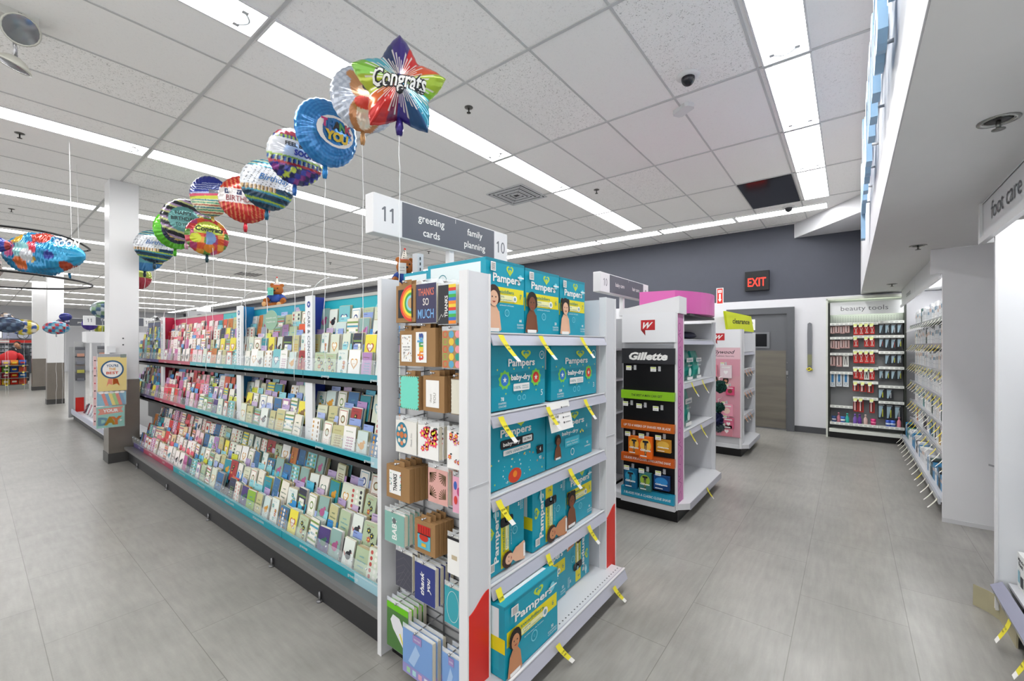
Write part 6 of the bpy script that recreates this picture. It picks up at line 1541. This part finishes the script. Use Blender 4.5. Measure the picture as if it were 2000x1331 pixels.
# snack shelf
t = empty('snack_shelf', (.70, 21.6, 0), 'low checkout shelf of snack bags at the far left', 'shelf unit')
b = MB(); b.box(.1, 1.22, 21.45, 22.1, 0, .14, C('8a8c88', .5)); b.part('base', t)
b = MB(); b.box(.1, 1.22, 21.9, 22.1, .14, .95, C('5a5550', .6)); b.part('back_panel', t)
for z in (.155, .38, .57, .79):
    b = MB(); b.box(.1, 1.22, 21.5, 21.95, z-.02, z, C('7a756c', .5)); b.part('shelf', t)
SNK = ['e8862a', 'd83a2a', 'e8c03a', '3a7ac0', 'b83a4a', '6aa03a', 'd86a4a', '8a4a3a', 'c8a0b0', '3a5aa8']
R_ = random.Random(4)
for ri, (z, h_) in enumerate(((.157, .19), (.382, .16), (.572, .17), (.792, .17))):
    for k in range(6):
        c = R_.choice(SNK); b = MB(); w_ = .165
        b.add([(-w_/2, 0, 0), (w_/2, 0, 0), (w_/2, -.04, h_*.5), (w_/2, 0, h_), (-w_/2, 0, h_), (-w_/2, -.04, h_*.5), (0, .05, h_*.5)], [(0, 1, 2, 5), (5, 2, 3, 4), (1, 0, 6), (3, 2, 6), (2, 1, 6), (4, 3, 6), (5, 4, 6), (0, 5, 6)], C(c, .3))
        g = G(b, (-w_/2, -.042, 0), *UY); g.rect(w_*.2, h_*.35, w_*.6, h_*.3, C(R_.choice(('f0e8d0', 'f0d03a', 'c83a2a')), .4))
        o = b.build('snack_bag', None, (.2+.18*k, 21.75, z)); tag(o, f"{cname(c)} snack bag, {nth(ri+1)} shelf up, {nth(k+1)} from the left on the checkout shelf", 'snack bag', 'snack bags at the checkout')
        if ri in (0, 2, 3) and k % 2: price_tag(t, .18+.18*k, 21.49, z+.01, l=.05, wd=.06, lean=0, out=.1, txt=None)
# two people behind the snack shelf
def person(x, y, az, jacket, pants, hair, lean, hs, label, front_open=False, cap=0):
    t = empty('person', (x, y, 0), label, 'person', rotz=radians(az)+pi/2)
    L = lean
    sh = Vector((0, -.42*sin(L), .92+.48*cos(L))); hd = sh+Vector((0, -.20*sin(L+.35), .20*cos(L+.2)))
    skin = C('c08c6c', .6)
    parts_ = [('t', [(0, 0, .92), (0, -.2*sin(L), .92+.24*cos(L)), tuple(sh)], [.13, .12, .10]), ('t', [tuple(sh), tuple(hd)], [.055, .05]), ('b', tuple(hd), (.078, .095, .115))]
    for s_ in (-1, 1):
        parts_ += [('t', [(s_*.09, 0, .92), (s_*.10, .01, .5), (s_*.10, .03, .08)], [.085, .06, .042]), ('t', [(s_*.10, .04, .045), (s_*.11, -.14, .035)], [.04, .035])]
        e_ = sh+Vector((s_*.24, -.05, -.26)); hnd = e_+Vector((-s_*.08, -.26, -.02))
        parts_ += [('t', [tuple(sh+Vector((s_*.16, 0, 0))), tuple(e_), tuple(hnd)], [.055, .043, .032])]
        parts_ += [('b', tuple(hnd+Vector((-s_*.01, -.05, 0))), (.035, .045, .018))]
        for q in range(4): parts_ += [('t', [tuple(hnd+Vector((s_*(.022-.015*q), -.07, 0))), tuple(hnd+Vector((s_*(.024-.017*q), -.125+.008*abs(q-1), -.015)))], [.009, .007])]
        parts_ += [('t', [tuple(hnd+Vector((-s_*.035, -.03, 0))), tuple(hnd+Vector((-s_*.06, -.07, -.005)))], [.010, .008])]
    blob_obj('body', t, parts_, skin, .012, 3)
    mb = MB(); mb.tube([(0, .02, .80), (0, 0, .93), (0, -.1*sin(L), .92+.13*cos(L)), (0, -.2*sin(L), .92+.24*cos(L)), tuple(sh+Vector((0, 0, .02)))], [.19, .21, .21, .20, .16], C(jacket, .8), 18)
    for s_ in (-1, 1):
        e_ = sh+Vector((s_*.24, -.05, -.26)); hnd = e_+Vector((-s_*.08, -.26, -.02)); mb.tube([tuple(sh+Vector((s_*.12, 0, 0))), tuple(sh+Vector((s_*.20, 0, -.06))), tuple(e_), tuple(hnd)], [.09, .08, .065, .05], C(jacket, .8), 12)
    mb.build('jacket', t)
    mb = MB()
    for s_ in (-1, 1): mb.tube([(s_*.08, 0, .90), (s_*.10, .01, .5), (s_*.10, .03, .08)], [.12, .085, .065], C(pants, .8), 12)
    mb.build('trousers', t)
    if front_open:
        mb = MB(); mb.tube([tuple(sh+Vector((-.04, -.155, 0))), (0.0, -.2*sin(L)-.195, .92+.24*cos(L)), (0, -.19, .82)], .012, C('d8d0c4', .7)); mb.build('shirt_front', t)
    mb = MB(); mb.ball(tuple(hd+Vector((0, .02, .03))), (.088, .098, .105), C(hair, .8), 14); mb.build('hair', t)
    mb = MB()
    for s_ in (-1, 1): mb.ball(tuple(hd+Vector((s_*.03, -.088, .0))), .009, BLACK, 6)
    mb.ball(tuple(hd+Vector((0, -.1, -.02))), (.013, .018, .018), skin, 8); mb.ball(tuple(hd+Vector((0, -.085, -.055))), (.025, .01, .006), C('8a3a34'), 8); mb.build('face', t)
    for s_ in (-1, 1): mb = MB(); mb.ball(tuple(hd+Vector((s_*.08, 0, -.005))), (.012, .02, .028), skin, 8); mb.build('ear', t)
person(.74, 22.75, 60, 'c81f24', '2a2c34', '14100e', 1.15, 1.1, 'person in a red top bending over, dark hair, behind the snack bags')
person(1.27, 25.0, -115, '2c2f36', '2a2c34', '14100e', .55, 1.3, 'person in a dark grey open jacket looking down beside the distant column', True)
# checkout back wall
t = empty('checkout_back_wall', (1.0, 33.3, 0), 'shelving and boards of the distant checkout under the wall clock', 'shelf unit')
b = MB(); b.box(-.5, 2.3, 33.5, 33.9, 0, 1.55, C('3a3f46', .6)); b.part('cabinet', t)
for z in (.95, 1.15, 1.33):
    b = MB(); b.box(-.5, 2.3, 33.3, 33.5, z-.02, z, C('c8ccd0', .4))
    for k in range(22): b.box(-.45+.12*k, -.36+.12*k, 33.32, 33.42, z, z+.11, C(('8a9098', 'b8bcc2', '5a606a', 'a0a4aa')[k % 4], .4))
    b.part('stocked_shelf', t)
b = MB(); b.box(-.3, 2.0, 33.45, 33.5, 1.58, 1.72, RED); g = G(b, (-.3, 33.45, 1.58), *UY, e=.004); g.rect(.75, .02, .8, .1, PAPER); b.part('red_banner', t)
b = MB(); b.box(-.4, 1.0, 33.6, 33.65, 1.85, 2.16, EM('ffffff', 1.5)); b.part('lit_board', t)
b = MB(); b.box(1.05, 2.3, 33.7, 33.9, 1.80, 2.18, C('b9c0d8', .5)); b.box(-.5, 2.3, 33.6, 33.9, 2.2, 2.35, C('2c2e32', .5)); b.part('fascia', t)
b = MB(); n = 24
b.prism([(.20*cos(2*pi*k/n), .20*sin(2*pi*k/n)) for k in range(n)], (1.72, 33.66, 1.98), (1, 0, 0), (0, 0, 1), (0, .03, 0), C('3a3c44', .4)); g = G(b, (1.72, 33.66, 1.98), *UY, e=.003); g.circ(0, 0, .175, C('d4dae6', .4)); g.path([(0, .13), (0, 0), (.06, -.03)], .012, INK)
o = b.solo('wall_clock', (1.72, 33.66, 1.98)); tag(o, 'round wall clock with a dark rim at the distant checkout', 'clock')
# far wall details above the card rack
b = MB(); b.box(7.25, 7.6, 33.9, 33.98, 2.75, 3.0, C('f07a70', .5)); g = G(b, (7.25, 33.9, 2.75), *UY, e=.004); g.text('EXIT', .175, .07, .12, RED, w=.28); o = b.solo('exit_sign', (7.42, 33.9, 2.75)); tag(o, 'tiny red exit sign on the far grey wall', 'exit sign')
b = MB(); b.box(11.0-1.2, 10.0, 33.9, 33.98, 2.6, 2.9, C('3a3c40', .5)) if 0 else b.box(8.0, 8.2, 33.9, 33.98, 2.6, 2.9, C('3a3c40', .5)); o = b.solo('wall_box', (8.1, 33.9, 2.6)); tag(o, 'small dark box on the far grey wall', 'wall box')
for k, (x, y, tx) in enumerate(((3.0, 11.5, 'C'), (2.9, 10.8, 'U'))):
    b = MB(); b.box(0, .7, 0, .05, 0, .24, WHITE2 if k == 0 else INK); g = G(b, (0, 0, 0), *UY); g.text(tx, .2, .06, .12, GREYM if k == 0 else PAPER, bold=.03)
    b.box(.3, .34, .01, .04, -1.97 if k == 0 else -1.71, 0, WHITE); o = b.build('category_sign', None, (x, y, 1.98 if k == 0 else 1.72)); tag(o, ('white' if k == 0 else 'black')+' category sign just right of the near column', 'sign', None)
